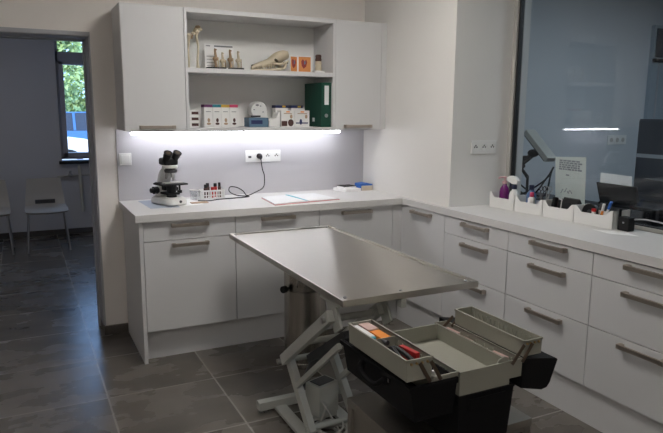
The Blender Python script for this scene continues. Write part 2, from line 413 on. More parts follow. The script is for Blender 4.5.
for x0, x1, lb in ((.073, .818, 'glowing LED strip under the left half of the wall cabinets'), (.833, 1.563, 'glowing LED strip under the right half of the wall cabinets')):
    t = thing('led_strip', lb, 'light', ((x0+x1)/2, -.13, UB-.03))  # LED strip light: aluminium profile with glowing diffuser
    part('profile', B(x0, x1, -.142, -.118, UB-.014, UB-.0035 if x1 > 1.43 else UB-.0005), 'alu', t)
    part('diffuser', B(x0+.003, x1-.003, -.140, -.120, UB-.030, UB-.0142, .003), 'led', t)

# ------------------------------------------------------------------ sockets
def socket_plate(n, label, cx, y, cz, wdt=.085, first_plain=False, cat='socket'):
    W = wdt*n*.84
    t = thing('wall_socket', label, cat, (cx, y, cz))
    part('plate', B(cx-W/2, cx+W/2, y-.008, y-.0005, cz-.042, cz+.042, .003), 'white_pl', t)
    for k in range(n):
        x = cx-W/2+W*(k+.5)/n
        m = MB()
        if first_plain and k == 0:
            m.box(x-.022, x+.022, y-.010, y-.0082, cz-.020, cz+.020, .001)
            pp = part('data_outlet', m, 'white_pl', t)
            part('port', B(x-.012, x+.010, y-.0108, y-.0101, cz-.012, cz+.002), 'dark_grey', pp, False)
        else:
            ring = []
            for r, yy in ((.026, -.0082), (.026, -.0105), (.0215, -.0105), (.0205, -.0086)):
                ring.append([(x+r*math.cos(q), y+yy, cz+r*math.sin(q)) for q in (2*PI*j/24 for j in range(24))])
            m.loft(ring); pp = part('socket', m, 'white_pl', t)
            h = MB()
            for dx, dz in ((-.009, 0), (.009, 0), (0, .010)): h.cyl((x+dx, y-.0090, cz+dz), (x+dx, y-.0084, cz+dz), .0052, seg=10)
            part('hole', h, 'dark_grey', pp, False)
    return t
socket_plate(4, 'white four-way wall socket on the backsplash with a black plug in it', 1.003, -.010, 1.170, .080, True)
socket_plate(3, 'white triple wall socket on the side of the wall pier', 2.083, YP, 1.274, .080)
t = thing('light_switch', 'white square light switch on backsplash above left end of counter', 'switch', (.052, -.010, 1.172))
part('plate', B(.013, .091, -.018, -.0105, 1.133, 1.212, .003), 'white_pl', t); part('rocker', B(.024, .080, -.022, -.0182, 1.144, 1.201, .003), 'white_pl', t)

def smooth_path(p, n=8):
    """Catmull-Rom through the points"""
    P = [Vector(q) for q in p]; P = [2*P[0]-P[1]]+P+[2*P[-1]-P[-2]]; out = []
    for i in range(1, len(P)-2):
        for k in range(n):
            u = k/n; a, b, c, d = P[i-1:i+3]
            out.append(.5*((2*b)+(c-a)*u+(2*a-5*b+4*c-d)*u*u+(3*b-a-3*c+d)*u**3))
    out.append(P[-2]); return out
# black plug with its cord
t = thing('power_lead', 'black power cord plugged into the backsplash socket, looping over the counter', 'cord', (.97, -.05, 1.17))
px = 1.003-.134+.0672*1.5
m = MB(); m.tube([(px, -.0212, 1.170), (px, -.036, 1.170), (px, -.052, 1.166), (px, -.060, 1.150)], [.0195, .0195, .015, .007], 14)
part('plug', m, 'black', t)
cord = smooth_path([(px, -.060, 1.150), (px+.012, -.055, 1.08), (px+.028, -.05, 1.03), (px+.010, -.08, .955), (px-.06, -.11, .925), (px-.13, -.13, .9075), (px-.160, -.13, .940), (px-.20, -.12, .965), (px-.245, -.11, .970), (px-.255, -.12, .940), (px-.21, -.14, .914), (px-.13, -.17, .9045), (px-.23, -.20, .9045), (px-.36, -.22, .9045), (px-.44, -.26, .9045), (px-.50, -.22, .9045)])
part('cord', MB().tube(cord, .0035, 8), 'black', t)

# ------------------------------------------------------------------ microscope
t = thing('microscope', 'white binocular microscope with black eyepieces on left of back counter', 'microscope', (.275, -.265, .901), math.radians(16), local=True); t.scale = (.92, .98, .86)
m = MB()
prof = [(.085, .10), (.085, -.06), (.07, -.105), (.05, -.125), (-.05, -.125), (-.07, -.105), (-.085, -.06), (-.085, .10), (-.06, .125), (.06, .125)]
m.loft([[(x*s, y*s, z) for x, y in prof] for s, z in ((.97, .006), (1, .012), (1, .034), (.93, .05), (.80, .056))])
part('base', m, 'white_pl', t)
m = MB(); m.loft([[(x, y+dy, z) for x, y in ((-.045*sx, -.03), (.045*sx, -.03), (.05*sx, 0), (.03*sx, .03), (-.03*sx, .03), (-.05*sx, 0))] for dy, z, sx in ((.075, .05, 1.25), (.078, .12, 1.05), (.075, .19, .85), (.055, .235, .8), (.02, .262, .85), (-.015, .272, .85))])
part('arm', m, 'white_pl', t)
m = MB(); m.tube([(0, -.03, .038), (0, -.03, .066), (0, -.03, .072)], [.038, .034, .026], 20); part('lamp_housing', m, 'black', t)
m = MB(); m.box(-.045, .045, -.065, .045, .072, .088, .004); m.cyl((0, -.03, .082), (0, -.03, .142), .030, .036); m.box(-.03, .03, 0, .06, .10, .145, .004)
part('condenser', m, 'black', t)
m = MB(); m.box(-.095, .085, -.105, .045, .146, .158, .003); m.box(-.098, -.06, -.02, .02, .158, .166, .003)
st = part('stage', m, 'black', t)
part('slide_holder', B(-.06, .075, -.06, .0, .1585, .163, .001), 'alu', st)
for s in (-1, 1):
    m = MB(); m.cyl((s*.048, .07, .098), (s*.080, .07, .098), .028); m.cyl((s*.080, .07, .098), (s*.100, .07, .098), .018); part('focus_knob', m, 'black', t)
m = MB(); m.cyl((.062, -.03, .145), (.062, -.03, .085), .007); m.cyl((.062, -.03, .100), (.062, -.03, .080), .017); part('stage_knob', m, 'black', t)
m = MB(); m.cyl((0, -.028, .236), (0, -.028, .256), .040, .044); m.cyl((0, -.025, .256), (0, -.022, .268), .030, .036); n_ = part('nosepiece', m, 'dark_grey', t)
for ang, L in ((0, .062), (2.1, .045), (4.2, .05)):
    m = MB(); c = Vector((.020*math.sin(ang), -.028-.020*math.cos(ang), .238)); dd = Vector((.25*math.sin(ang), -.25*math.cos(ang), -1)).normalized()
    m.tube([c, c+dd*L*.6, c+dd*L*.62, c+dd*L], [.013, .013, .010, .007], 14); part('objective', m, 'chrome', n_)
m = MB(); m.lathe((0, -.02, .268), [(.05, 0), (.052, .006), (.052, .016), (.046, .022)], 24); part('collar', m, 'white_pl', t)
m = MB(); i0 = m.mark(); m.box(-.052, .052, -.050, .045, .288, .342, .016, 3); part('head', m, 'black', t)
for s in (-1, 1):
    m = MB(); c = Vector((s*.030, -.02, .322)); dd = Vector((s*.06, -.62, .78)).normalized()
    m.tube([c, c+dd*.042, c+dd*.043, c+dd*.064, c+dd*.076], [.025, .025, .0275, .0275, .030], 18)
    e = part('eyepiece', m, 'black', t)
    part('lens', MB().cyl(c+dd*.0755, c+dd*.0775, .017, seg=16), 'socket_dark', e)
m = MB(); m.cyl((.012, -.1245, .030), (.012, -.1265, .030), .010); part('emblem', m, 'dark_grey', t)

# papers under the microscope
def sheet(name, pts, z, mat, label, cat='paper', th=.0009, group=None):
    return single(name, MB().prism(pts, 'z', z, z+th), mat, label, cat, group, smooth=False)
sheet('paper_sheet', [(.112, -.06), (.128, -.415), (.305, -.43), (.305, -.07)], .9001, 'pale_blue', 'pale blue sheet lying under the left side of the microscope', th=.0007)
sheet('paper_sheet', [(.307, -.08), (.307, -.40), (.47, -.36), (.45, -.085)], .9001, 'paper', 'white sheet lying under the right side of the microscope', th=.0007)
# small cup and specimen basket
t = thing('plastic_cup', 'small clear conical cup standing between the microscope and the vial basket', 'cup', (.462, -.17, .901))
part('cup', MB().lathe((.462, -.17, .9012), [(.014, 0), (.030, .006), (.034, .066), (.031, .066), (.012, .006)], 20), 'clear', t)
part('rim', MB().lathe((.462, -.17, .9672), [(.036, 0), (.036, .004), (.030, .004), (.030, 0)], 20), 'white_pl', t)
single('slide', B(.40, .51, -.33, -.28, .9012, .906, .001), 'tan', 'small brown strip lying on counter in front of the clear cup', 'slide')
bx0, bx1, by0, by1 = .508, .666, -.155, -.065
t = thing('wire_basket', 'small white slatted plastic basket with vials right of the microscope', 'basket', ((bx0+bx1)/2, -.11, .901))
m = MB(); m.box(bx0, bx1, by0, by1, .9012, .905)
for k in range(10):
    x = bx0+(bx1-bx0)*k/9
    for y in (by0, by1): m.box(x-.0035, x+.0035, y-.002, y+.002, .905, .955)
for k in range(1, 6):
    y = by0+(by1-by0)*k/6
    for x in (bx0, bx1): m.box(x-.002, x+.002, y-.0035, y+.0035, .905, .955)
part('cage', m, 'white_pl', t)
m = MB()
for z0, z1 in ((.949, .960), (.923, .928)):
    m.box(bx0-.004, bx1+.004, by0-.004, by0+.003, z0, z1, .001); m.box(bx0-.004, bx1+.004, by1-.003, by1+.004, z0, z1, .001)
    m.box(bx0-.004, bx0+.003, by0, by1, z0, z1, .001); m.box(bx1-.003, bx1+.004, by0, by1, z0, z1, .001)
part('rim', m, 'white_pl', t)
def vial(x, y, z, capm, bodm, r, h, label):
    t = thing('vial', label, 'vial', (x, y, z), group=None)
    part('body', MB().lathe((x, y, z), [(r*.9, 0), (r, .004), (r, h*.72), (r*.6, h*.8)], 16), bodm, t)
    part('cap', MB().lathe((x, y, z+h*.78), [(r*.8, 0), (r*.8, h*.24), (r*.7, h*.25)], 16), capm, t)
vial(.548, -.125, .9055, 'black', 'dk_brown', .014, .088, 'dark vial with black cap, leftmost in the white slatted basket')
vial(.572, -.085, .9055, 'black', 'dk_brown', .014, .092, 'dark vial with black cap at the back of white basket, second from left')
vial(.596, -.125, .9055, 'red', 'red', .015, .070, 'red capped vial at the front middle of the white slatted basket')
vial(.624, -.090, .9055, 'black', 'red', .014, .090, 'black capped vial with red body at the back right of white basket')
vial(.643, -.125, .9055, 'black', 'dk_brown', .011, .098, 'slim dark vial at the right end of the white slatted basket')

# open folder on the counter
t = thing('folder', 'open folder of white sheets with red edge lying on back counter', 'folder', (1.10, -.40, .9005))
q = [(.90, -.250), (.862, -.590), (1.352, -.520), (1.318, -.200)]
part('cover', MB().prism([(.898, -.256), (.862, -.600), (1.360, -.533), (1.322, -.200)], 'z', .9006, .903), 'red_card', t, False)
part('left_page', MB().prism([(.902, -.250), (.866, -.588), (1.118, -.552), (1.118, -.222)], 'z', .9032, .909), 'label', t, False)
part('right_page', MB().prism([(1.126, -.222), (1.126, -.551), (1.352, -.522), (1.318, -.201)], 'z', .9032, .908), 'label', t, False)
part('ribbon', MB().prism([(1.085, -.225), (1.104, -.54), (1.120, -.545), (1.105, -.222)], 'z', .9092, .9102), 'teal', t, False)
# stacked sheets and notebook at the right end
sheet('document_stack', [(1.548, -.055), (1.575, -.205), (1.715, -.190), (1.705, -.035)], .9004, 'paper', 'stack of white sheets near the right end of back counter', 'papers', .020)
t = thing('notebook', 'black covered notebook on the white sheets near right end of back counter', 'notebook', (1.63, -.11, .921))
nq = [(1.580, -.050), (1.592, -.160), (1.700, -.145), (1.696, -.040)]
part('pages', MB().prism([(1.582, -.052), (1.594, -.158), (1.698, -.144), (1.694, -.042)], 'z', .9222, .9325), 'paper', t, False)
part('cover', MB().prism(nq, 'z', .9327, .9357), 'black', t, False)
t = thing('carton', 'small blue and beige carton against the right end of back counter', 'box', (1.775, -.12, .9005))
m = MB(); m.box(1.722, 1.818, -.185, -.085, .9006, .938, .001); part('body', m, 'beige_card', t)
part('lid', MB().prism([(1.722, .9382), (1.818, .9382), (1.818, .948), (1.77, .956), (1.722, .952)], 'y', -.184, -.086), 'blue', t, False)
part('side_flap', B(1.7185, 1.7215, -.185, -.085, .902, .952), 'blue', t, False)

# ------------------------------------------------------------------ upper shelf contents
z = S1
def bonepath(pts, rad, seg=10): return MB().tube(pts, rad, seg)
t = thing('leg_bone_model', 'tall pair of animal leg bones standing at left end of upper shelf', 'bone model', (.483, -.16, z))
m = bonepath(smooth_path([(.450, -.15, z+.0005), (.455, -.15, z+.05), (.452, -.15, z+.12), (.458, -.15, z+.18), (.460, -.15, z+.215)], 4), [.011, .009, .007, .006, .006, .006, .006, .006, .006, .006, .007, .007, .008, .009, .012, .013, .008]); m.ball((.460, -.152, z+.212), .016, (1, 1, .8)); part('front_bone', m, 'bone', t)
m = bonepath(smooth_path([(.508, -.17, z+.0005), (.506, -.17, z+.06), (.512, -.17, z+.14), (.504, -.165, z+.205), (.514, -.16, z+.245)], 4), [.013, .010, .008, .007, .007, .007, .007, .007, .007, .007, .008, .008, .009, .010, .013, .014, .009]); m.ball((.505, -.165, z+.238), .018, (1, 1, .9)); m.ball((.526, -.160, z+.250), .015, (1.3, 1, .8)); m.ball((.486, -.16, z+.225), .012, (1.3, 1, .8)); part('rear_bone', m, 'bone', t)
m = bonepath(smooth_path([(.476, -.15, z+.19), (.488, -.155, z+.232), (.506, -.16, z+.262), (.528, -.16, z+.268)], 4), .006); m.ball((.516, -.16, z+.266), .012, (1.5, 1, .8)); part('joint_bone', m, 'bone_dark', t)
# joint model on black base with card behind
sheet_c = thing('info_card', 'white upright card behind the bone joint model on the upper shelf', 'card', (.673, -.105, z))
part('card', MB().prism([(-.108, z+.0005), (-.100, z+.0005), (-.085, z+.172), (-.087, z+.172)], 'x', .573, .772), 'paper', sheet_c, False)
m = MB()
for x0, x1, h0, h1 in ((.585, .612, .156, .161), (.640, .765, .154, .163)): m.box(x0, x1, -.0935, -.0895, z+h0, z+h1)
for k in range(4): m.box(.585, .64, -.1045+.001*k, -.1005+.001*k, z+.03+.02*k, z+.033+.02*k)
part('print', m, 'paper_print', sheet_c, False)
t = thing('joint_model', 'row of four small bone joints on a black base on the upper shelf', 'bone model', (.69, -.16, z))
part('base', B(.572, .812, -.190, -.125, z+.0005, z+.018, .002), 'black', t)
for k, (x, h, mt) in enumerate(((.628, .135, 'bone_dark'), (.676, .112, 'bone'), (.728, .132, 'bone_dark'), (.783, .125, 'bone'))):
    m = MB(); m.tube([(x, -.157, z+.018), (x+.003, -.157, z+.03), (x-.002, -.157, z+h*.42), (x, -.157, z+h*.5)], [.012, .009, .009, .017], 10)
    m.ball((x-.007, -.157, z+h*.53), .013); m.ball((x+.008, -.157, z+h*.54), .012)
    m.tube([(x, -.157, z+h*.55), (x+.002, -.157, z+h*.65), (x-.002, -.157, z+h*.9), (x+.002, -.157, z+h)], [.016, .009, .007, .010], 10)
    b = part('joint', m, mt, t)
    part('pin', MB().cyl((x+.018, -.160, z+.018), (x+.018, -.160, z+h*.6), .004, seg=8), 'bone' if mt == 'bone_dark' else 'bone_dark', b)
part('plate', B(.690, .700, -.1925, -.1902, z+.003, z+.015), 'paper', t, False)
# skull: snout to the left
t = thing('animal_skull', 'long ivory animal skull with snout to the left on upper shelf', 'skull', (1.0, -.17, z))
def ell(x, zc, ry, rz, n=16): return [(x, -.17+ry*math.cos(2*PI*k/n), zc+rz*math.sin(2*PI*k/n)) for k in range(n)]
m = MB(); m.loft([ell(.868, z+.020, .012, .010), ell(.885, z+.030, .020, .016), ell(.93, z+.043, .024, .022), ell(.98, z+.058, .027, .026), ell(1.015, z+.076, .042, .036), ell(1.04, z+.090, .054, .040), ell(1.07, z+.098, .050, .044), ell(1.10, z+.112, .046, .036), ell(1.125, z+.116, .036, .028), ell(1.135, z+.11, .018, .016)])
cr = part('cranium', m, 'bone', t)
for s in (-1, 1): part('eye_socket', MB().ball((1.035, -.17+s*.040, z+.078), .017, (1.1, .6, .85)), 'socket_dark', cr)
part('nose_opening', MB().ball((.882, -.17, z+.036), .011, (1.3, .9, .8)), 'socket_dark', cr)
part('ear_opening', MB().ball((1.10, -.212, z+.062), .013, (1.5, .6, .8)), 'socket_dark', cr)
m = MB()
for s in (-1, 1): m.tube(smooth_path([(1.01, -.17+s*.038, z+.058), (1.045, -.17+s*.062, z+.05), (1.085, -.17+s*.066, z+.056), (1.118, -.17+s*.045, z+.074)], 4), .006, 8)
part('cheek_arch', m, 'bone', cr)
m = MB()
for s in (-1, 1):
    m.tube(smooth_path([(.885, -.17+s*.014, z+.0085), (.95, -.17+s*.022, z+.0095), (1.03, -.17+s*.036, z+.014), (1.085, -.17+s*.046, z+.028), (1.10, -.17+s*.046, z+.070)], 4), [.006]*4+[.008]*4+[.009]*4+[.012]*4+[.008], 8)
m.box(.872, .898, -.185, -.155, z+.0005, z+.012, .003)
part('jaw', m, 'bone', t)
for s in (-1, 1):
    for k in range(7):
        x = .90+.02*k; part('tooth', MB().tube([(x, -.17+s*(.018+.003*k), z+.030+.004*k), (x, -.17+s*(.018+.003*k), z+.014+.002*k)], [.0055, .003], 6), 'bone', t)
# orange anatomy pictures (two hinged panels)
def panel(name, cx, cy, wd, ht, ang, label):
    t = thing(name, label, 'picture', (cx, cy, z), ang, local=True)
    part('board', B(-wd/2, wd/2, -.006, .006, .0005, ht, .001), 'paper', t)
    m = part('print', B(-wd/2+.010, wd/2-.006, -.0075, -.0062, .010, ht-.008), 'orange_pic', t, False)
    k = MB(); k.prism([(-.020, .05), (-.006, .030), (.012, .045), (.020, .075), (.012, .092), (.002, .080), (-.012, .094), (-.024, .080)], 'y', -.0088, -.0076); h = part('heart', k, 'red_pic', m, False)
    k = MB(); k.prism([(-.004, .058), (.008, .062), (.006, .086), (-.002, .082)], 'y', -.0098, -.0089); part('vessel', k, 'pic_blue', m, False)
    return t
panel('anatomy_picture', 1.176, -.165, .080, .116, math.radians(22), 'orange anatomy picture panel beside the skull, angled left')
panel('anatomy_picture', 1.258, -.165, .105, .118, math.radians(-4), 'orange anatomy picture panel with red heart, facing forward on upper shelf')
t = thing('tooth_model', 'small cream tooth model with dark brown top on white block', 'anatomical model', (1.36, -.17, z))
part('block', B(1.325, 1.400, -.205, -.135, z+.0005, z+.020, .002), 'white_pl', t)
m = MB(); m.lathe((1.366, -.17, z+.0202), [(.022, 0), (.024, .02), (.019, .034), (.024, .05), (.021, .064)], 14); part('tooth', m, 'bone', t)
m = MB(); m.lathe((1.366, -.17, z+.0845), [(.021, 0), (.023, .012), (.020, .025), (.022, .038), (.015, .046)], 14); part('crown', m, 'dk_brown', t)
single('small_stand', B(1.311, 1.322, -.205, -.190, z+.0005, z+.010, .001), 'black', 'tiny black stand between the orange pictures and the tooth model', 'stand')

# ------------------------------------------------------------------ lower shelf contents
z = S2
for k, lb in enumerate(('bottom', 'middle', 'top')):
    t = thing('small_carton', 'small white carton with dark end, %s of the stack at left of lower shelf' % lb, 'box', (.450, -.18, z+.0005+.0365*k), group='white cartons stacked on the lower shelf')
    z0 = z+.0005+.0365*k
    part('body', B(.412, .490, -.235, -.12, z0, z0+.035, .001), 'white_pl', t)
    part('end_print', B(.440, .484, -.2362, -.2352, z0+.009, z0+.026), 'dk_brown', t, False)
for k, (mt, lb, pr) in enumerate((('purple_c', 'purple', 'tan'), ('teal_c', 'teal', 'dk_brown'), ('yellow_c', 'yellow', 'tan'), ('pink_c', 'magenta', 'dk_brown'))):
    x0 = .530+.0575*k; zz = z+.0005
    t = thing('product_carton', 'tall white carton with a %s top band on lower shelf' % lb, 'box', (x0+.028, -.17, zz), group='white cartons with coloured tops')
    part('body', B(x0, x0+.056, -.205, -.130, zz, zz+.128, .001), 'white_pl', t)
    part('band', B(x0-.0004, x0+.0564, -.2056, -.1296, zz+.128, zz+.146, .001), mt, t)
    m = MB(); m.ball((x0+.030, -.2050, zz+.045), .009, (1, .06, 1.5)); m.ball((x0+.030, -.2050, zz+.022), .013, (1.1, .06, .6)); part('picture', m, pr, t)
    part('print', B(x0+.012, x0+.044, -.2058, -.2052, zz+.098, zz+.102), 'paper_print', t, False)
zz = z+.0005
t = thing('carton', 'flat blue-grey carton under the round white dispenser on lower shelf', 'box', (.894, -.18, zz))
part('body', B(.826, .963, -.235, -.13, zz, zz+.062, .002), 'steel_blue', t)
part('lid_print', B(.84, .92, -.2358, -.2352, zz+.02, zz+.045), 'navy', t, False)
t = thing('round_pack', 'round white printed pack standing behind the blue-grey carton', 'package', (.93, -.10, zz))
m = MB(); m.tube([(.935, -.128, zz+.112), (.935, -.118, zz+.112), (.935, -.062, zz+.112), (.935, -.055, zz+.112)], [.055, .060, .060, .055], 28); m.box(.905, .993, -.126, -.056, zz, zz+.12, .002)
part('body', m, 'white_pl', t)
m = MB()
for dx, dz, a in ((-.035, .115, .012), (-.012, .146, .016), (.012, .14, .012), (-.028, .098, .010), (.03, .10, .012)): m.ball((.935+dx, -.1275, zz+dz), a, (1, .05, .55))
part('print', m, 'paper_print', t)
part('base_band', B(.875, .945, -.1292, -.1262, zz+.064, zz+.076), 'dark_grey', t, False)
t = thing('leaflet_holder', 'white sloping leaflet holder beside the blue-grey carton', 'holder', (1.0, -.19, zz))
part('tray', MB().prism([(.968, zz), (1.045, zz), (1.045, zz+.098), (1.038, zz+.098), (1.020, zz+.060), (.968, zz+.044)], 'y', -.235, -.145), 'white_pl', t, False)
lab2 = ('white carton with dark red print at left front on lower shelf, navy top behind', 'white carton with figure print at right front on lower shelf beside green binder')
for k, (x0, x1) in enumerate(((1.055, 1.155), (1.157, 1.268))):
    t = thing('product_carton', lab2[k], 'box', ((x0+x1)/2, -.19, zz))
    part('body', B(x0, x1, -.235, -.165, zz, zz+.112, .001), 'white_pl', t)
    m = MB()
    if k == 0: m.box(x0+.004, x0+.045, -.2362, -.2352, zz+.006, zz+.04); m.ball((x0+.072, -.2352, zz+.028), .022, (1, .05, 1.1))
    else: m.ball((x0+.045, -.2352, zz+.034), .010, (1, .05, 2)); m.box(x0+.008, x0+.1, -.2362, -.2352, zz+.022, zz+.030)
    part('picture', m, 'dk_brown' if k == 0 else 'navy', t, True)
    m = MB(); m.box(x0+.02, x1-.02, -.2362, -.2352, zz+.088, zz+.093); m.ball((x1-.025, -.2352, zz+.07), .010, (1, .05, 1.4)); part('print', m, 'tan', t)
    part('mark', B((x0+x1)/2-.012, (x0+x1)/2+.014, -.2362, -.2352, zz+.098, zz+.106), 'orange', t, False)
for k, (x0, x1) in enumerate(((1.048, 1.140), (1.165, 1.255))):
    t = thing('product_carton', ('navy topped carton standing behind the left white carton on lower shelf', 'navy topped carton standing behind the right white carton near green binder')[k], 'box', ((x0+x1)/2, -.1, zz))
    part('body', B(x0, x1, -.15, -.08, zz, zz+.128, .001), 'white_pl', t); part('band', B(x0-.0005, x1+.0005, -.1506, -.0795, zz+.128, zz+.147, .001), 'navy', t)
    part('mark', B(x0+.05, x0+.075, -.1516, -.1508, zz+.132, zz+.144), 'yellow_c', t, False)
# green binder, spine forward
t = thing('ring_binder', 'dark green ring binder with white spine label at right of lower shelf', 'binder', (1.36, -.16, zz))
x0, x1 = 1.325, 1.398
part('cover', MB().loft([[(x0, -.31, zz), (x1, -.31, zz), (x1, -.31, zz+.302), (x0, -.31, zz+.302)], [(x0, -.028, zz), (x1, -.028, zz), (x1, -.028, zz+.302), (x0, -.028, zz+.302)]]), 'green', t, False)
part('spine_label', B(x0+.022, x1-.018, -.3122, -.3102, zz+.152, zz+.282), 'label', t, False)
part('ring_hole', MB().cyl((x0+.037, -.3125, zz+.078), (x0+.037, -.3102, zz+.078), .013), 'chrome', t)
part('sticker', B(x0-.0018, x0-.0002, -.20, -.165, zz+.035, zz+.062), 'label', t, False)
# ------------------------------------------------------------------ exam table with lift
TX0, TX1, TY0, TY1, TZ = .506, 1.162, -2.211, -.771, .7805
t = thing('exam_table', 'stainless steel examination table on a grey lifting frame in room centre', 'table', (.834, -1.49, 0))
m = MB(); m.box(TX0+.0205, TX1-.0205, TY0+.0205, TY1-.0205, .758, .772)
top = part('table_top', m, 'steel', t)
m = MB(); m.box(TX0, TX0+.02, TY0, TY1, .752, TZ, .003); m.box(TX1-.02, TX1, TY0, TY1, .752, TZ, .003); m.box(TX0+.015, TX1-.015, TY0, TY0+.02, .752, TZ, .003); m.box(TX0+.015, TX1-.015, TY1-.02, TY1, .752, TZ, .003)
part('rim', m, 'steel', top)
for x, y in ((TX0+.03, TY1-.03), (TX1-.03, TY1-.03), (TX1-.035, TY0+.045), (.79, TY0+.035), (TX0+.035, TY0+.05)):
    part('stud', MB().lathe((x, y, .7722), [(.007, 0), (.007, .005), (.004, .008)], 10), 'chrome', top)
part('edge_block', B(.775, .800, -2.205, -2.175, .712, .751, .002), 'lift', t)
XA, XB = .530, .762
for x in (XA, XB):
    # bracket under the top
    m = MB(); m.bar((x+.012, -2.02, .7515), (x+.012, -2.11, .62), .012, .07, bev=.002); m.box(x-.012, x+.035, -2.15, -1.98, .730, .7515, .003); part('top_bracket', m, 'lift', t)
    m = MB(); m.bar((x-.012, -1.575, .300), (x-.012, -2.085, .680), .030, .050, bev=.004); a = part('upper_arm', m, 'lift', t)
    for p in ((-2.055, .655), (-1.565, .292)): part('pivot_bolt', MB().cyl((x-.040, p[0], p[1]), (x-.0265, p[0], p[1]), .013, seg=12), 'chrome', a)
    m = MB(); m.bar((x+.022, -1.550, .325), (x+.022, -1.835, .035), .034, .050, bev=.004); part('lower_arm', m, 'lift', t)
    m = MB(); m.bar((x+.006, -2.13, .565), (x+.006, -1.70, .215), .020, .026, bev=.003); part('strut', m, 'lift', t)
for yy, zz in ((-2.055, .655), (-1.565, .292), (-1.82, .055), (-1.76, .45)): part('cross_bar', MB().tube([(XA, yy, zz), (XB, yy, zz)], .014, 12), 'lift', t)
m = MB(); m.bar((.645, -1.62, .30), (.645, -2.0, .55), .04, .04); m.tube([(.645, -1.70, .36), (.645, -1.50, .10)], .018, 12); part('actuator', m, 'dark_grey', t)
m = MB(); m.box(.418, .875, -1.505, -1.460, .018, .062, .004); m.box(.418, .875, -2.15, -2.105, .018, .062, .004)
m.box(.500, .560, -2.10, -1.44, .012, .030, .002); m.box(.735, .795, -2.10, -1.44, .012, .030, .002)
bf = part('base_frame', m, 'lift', t)
for x in (.44, .46, .85):
    for y in (-1.48, -2.125): part('levelling_foot', MB().lathe((x, y, 0), [(.009, 0), (.009, .006), (.005, .008), (.005, .019)], 10), 'chrome', bf)
m = MB(); i0 = m.mark(); m.box(-.065, .065, -.05, .05, 0, .155, .006)
m.xform(i0, Matrix.Translation((.672, -1.69, .0525)) @ Matrix.Rotation(math.radians(18), 4, 'Z'))
cb = part('control_box', m, 'lift', t)
m = MB(); i0 = m.mark(); m.box(-.05, .05, -.035, .035, .1552, .160, .002); m.xform(i0, Matrix.Translation((.672, -1.69, .0525)) @ Matrix.Rotation(math.radians(18), 4, 'Z')); part('box_lid', m, 'dark_grey', cb)
part('box_support', B(.60, .74, -1.72, -1.66, .0302, .0522), 'lift', t)
rng = random.Random(3)
for k in range(5):
    pts = []; x0, y0 = .645+rng.uniform(-.03, .03), -1.83+rng.uniform(-.05, .03)
    for j in range(9):
        a = j*.95+k*1.3; r = .055+.03*rng.random()
        pts.append((min(.722, max(.572, x0+r*math.cos(a))), y0+r*math.sin(a)*1.0, .0075+.011*(k % 3)+.035*abs(math.sin(j*.8+k))*(1 if k % 2 else .3)))
    pts = [(.64+.015*k, -1.755, .14-.012*k)]+pts if k < 3 else pts
    part('cable', MB().tube(smooth_path(pts, 5), .0048, 7), 'cable', t)

# ------------------------------------------------------------------ steel bin under the table
cx, cy = .897, -.99
t = thing('steel_bin', 'round stainless steel bin with black side knob under the far end of table', 'bin', (cx, cy, 0))
part('base_ring', MB().lathe((cx, cy, 0), [(.122, 0), (.125, .008), (.125, .03), (.122, .034)], 36), 'steel2', t)
part('drum', MB().lathe((cx, cy, .0345), [(.123, 0), (.124, .01), (.124, .43), (.1225, .434)], 48), 'steel2', t)
part('lid', MB().lathe((cx, cy, .470), [(.1225, 0), (.1255, .004), (.1255, .12), (.118, .145), (.08, .162), (.02, .168)], 48), 'steel2', t)
part('seam_band', MB().lathe((cx, cy, .464), [(.1257, 0), (.1259, .001), (.1257, .003)], 48), 'black', t)
kx, ky = cx-.128, cy-.03
part('knob', MB().tube([(kx+.015, ky, .480), (kx-.010, ky-.005, .480), (kx-.012, ky-.006, .480), (kx-.034, ky-.016, .480), (kx-.038, ky-.018, .480)], [.008, .008, .021, .021, .017], 14), 'black', t)
part('latch', B(cx-.10, cx-.055, cy-.124, cy-.098, .500, .565, .004), 'steel2', t)

# ------------------------------------------------------------------ low steel bench
BX0, BX1, BY0, BY1, BZ = .512, 1.044, -2.678, -2.240, .400
t = thing('steel_trolley', 'low dull steel trolley carrying the open toolbox in front of table', 'trolley', ((BX0+BX1)/2, (BY0+BY1)/2, 0))
part('top', B(BX0, BX1, BY0, BY1, BZ-.030, BZ, .004), 'bench', t)
for x in (BX0+.003, BX1-.033):
    for y in (BY0+.003, BY1-.033): part('leg', B(x, x+.030, y, y+.030, .0005, BZ-.0302, .002), 'bench', t)
m = MB(); m.box(BX0+.014, BX0+.020, BY0+.0335, BY1-.0335, .06, BZ-.0302); part('side_panel', m, 'bench', t)
m = MB(); m.box(BX1-.020, BX1-.014, BY0+.0335, BY1-.0335, .06, BZ-.0302); part('side_panel', m, 'bench', t)
d = part('front_panel', B(BX0+.0335, BX1-.0335, BY0+.004, BY0+.022, .06, BZ-.032, .002), 'bench', t)
part('latch', B(BX1-.070, BX1-.046, BY0-.006, BY0+.0035, BZ-.085, BZ-.045, .002), 'dark_grey', d)
part('back_panel', B(BX0+.0335, BX1-.0335, BY1-.012, BY1-.006, .06, BZ-.0302), 'bench', t)

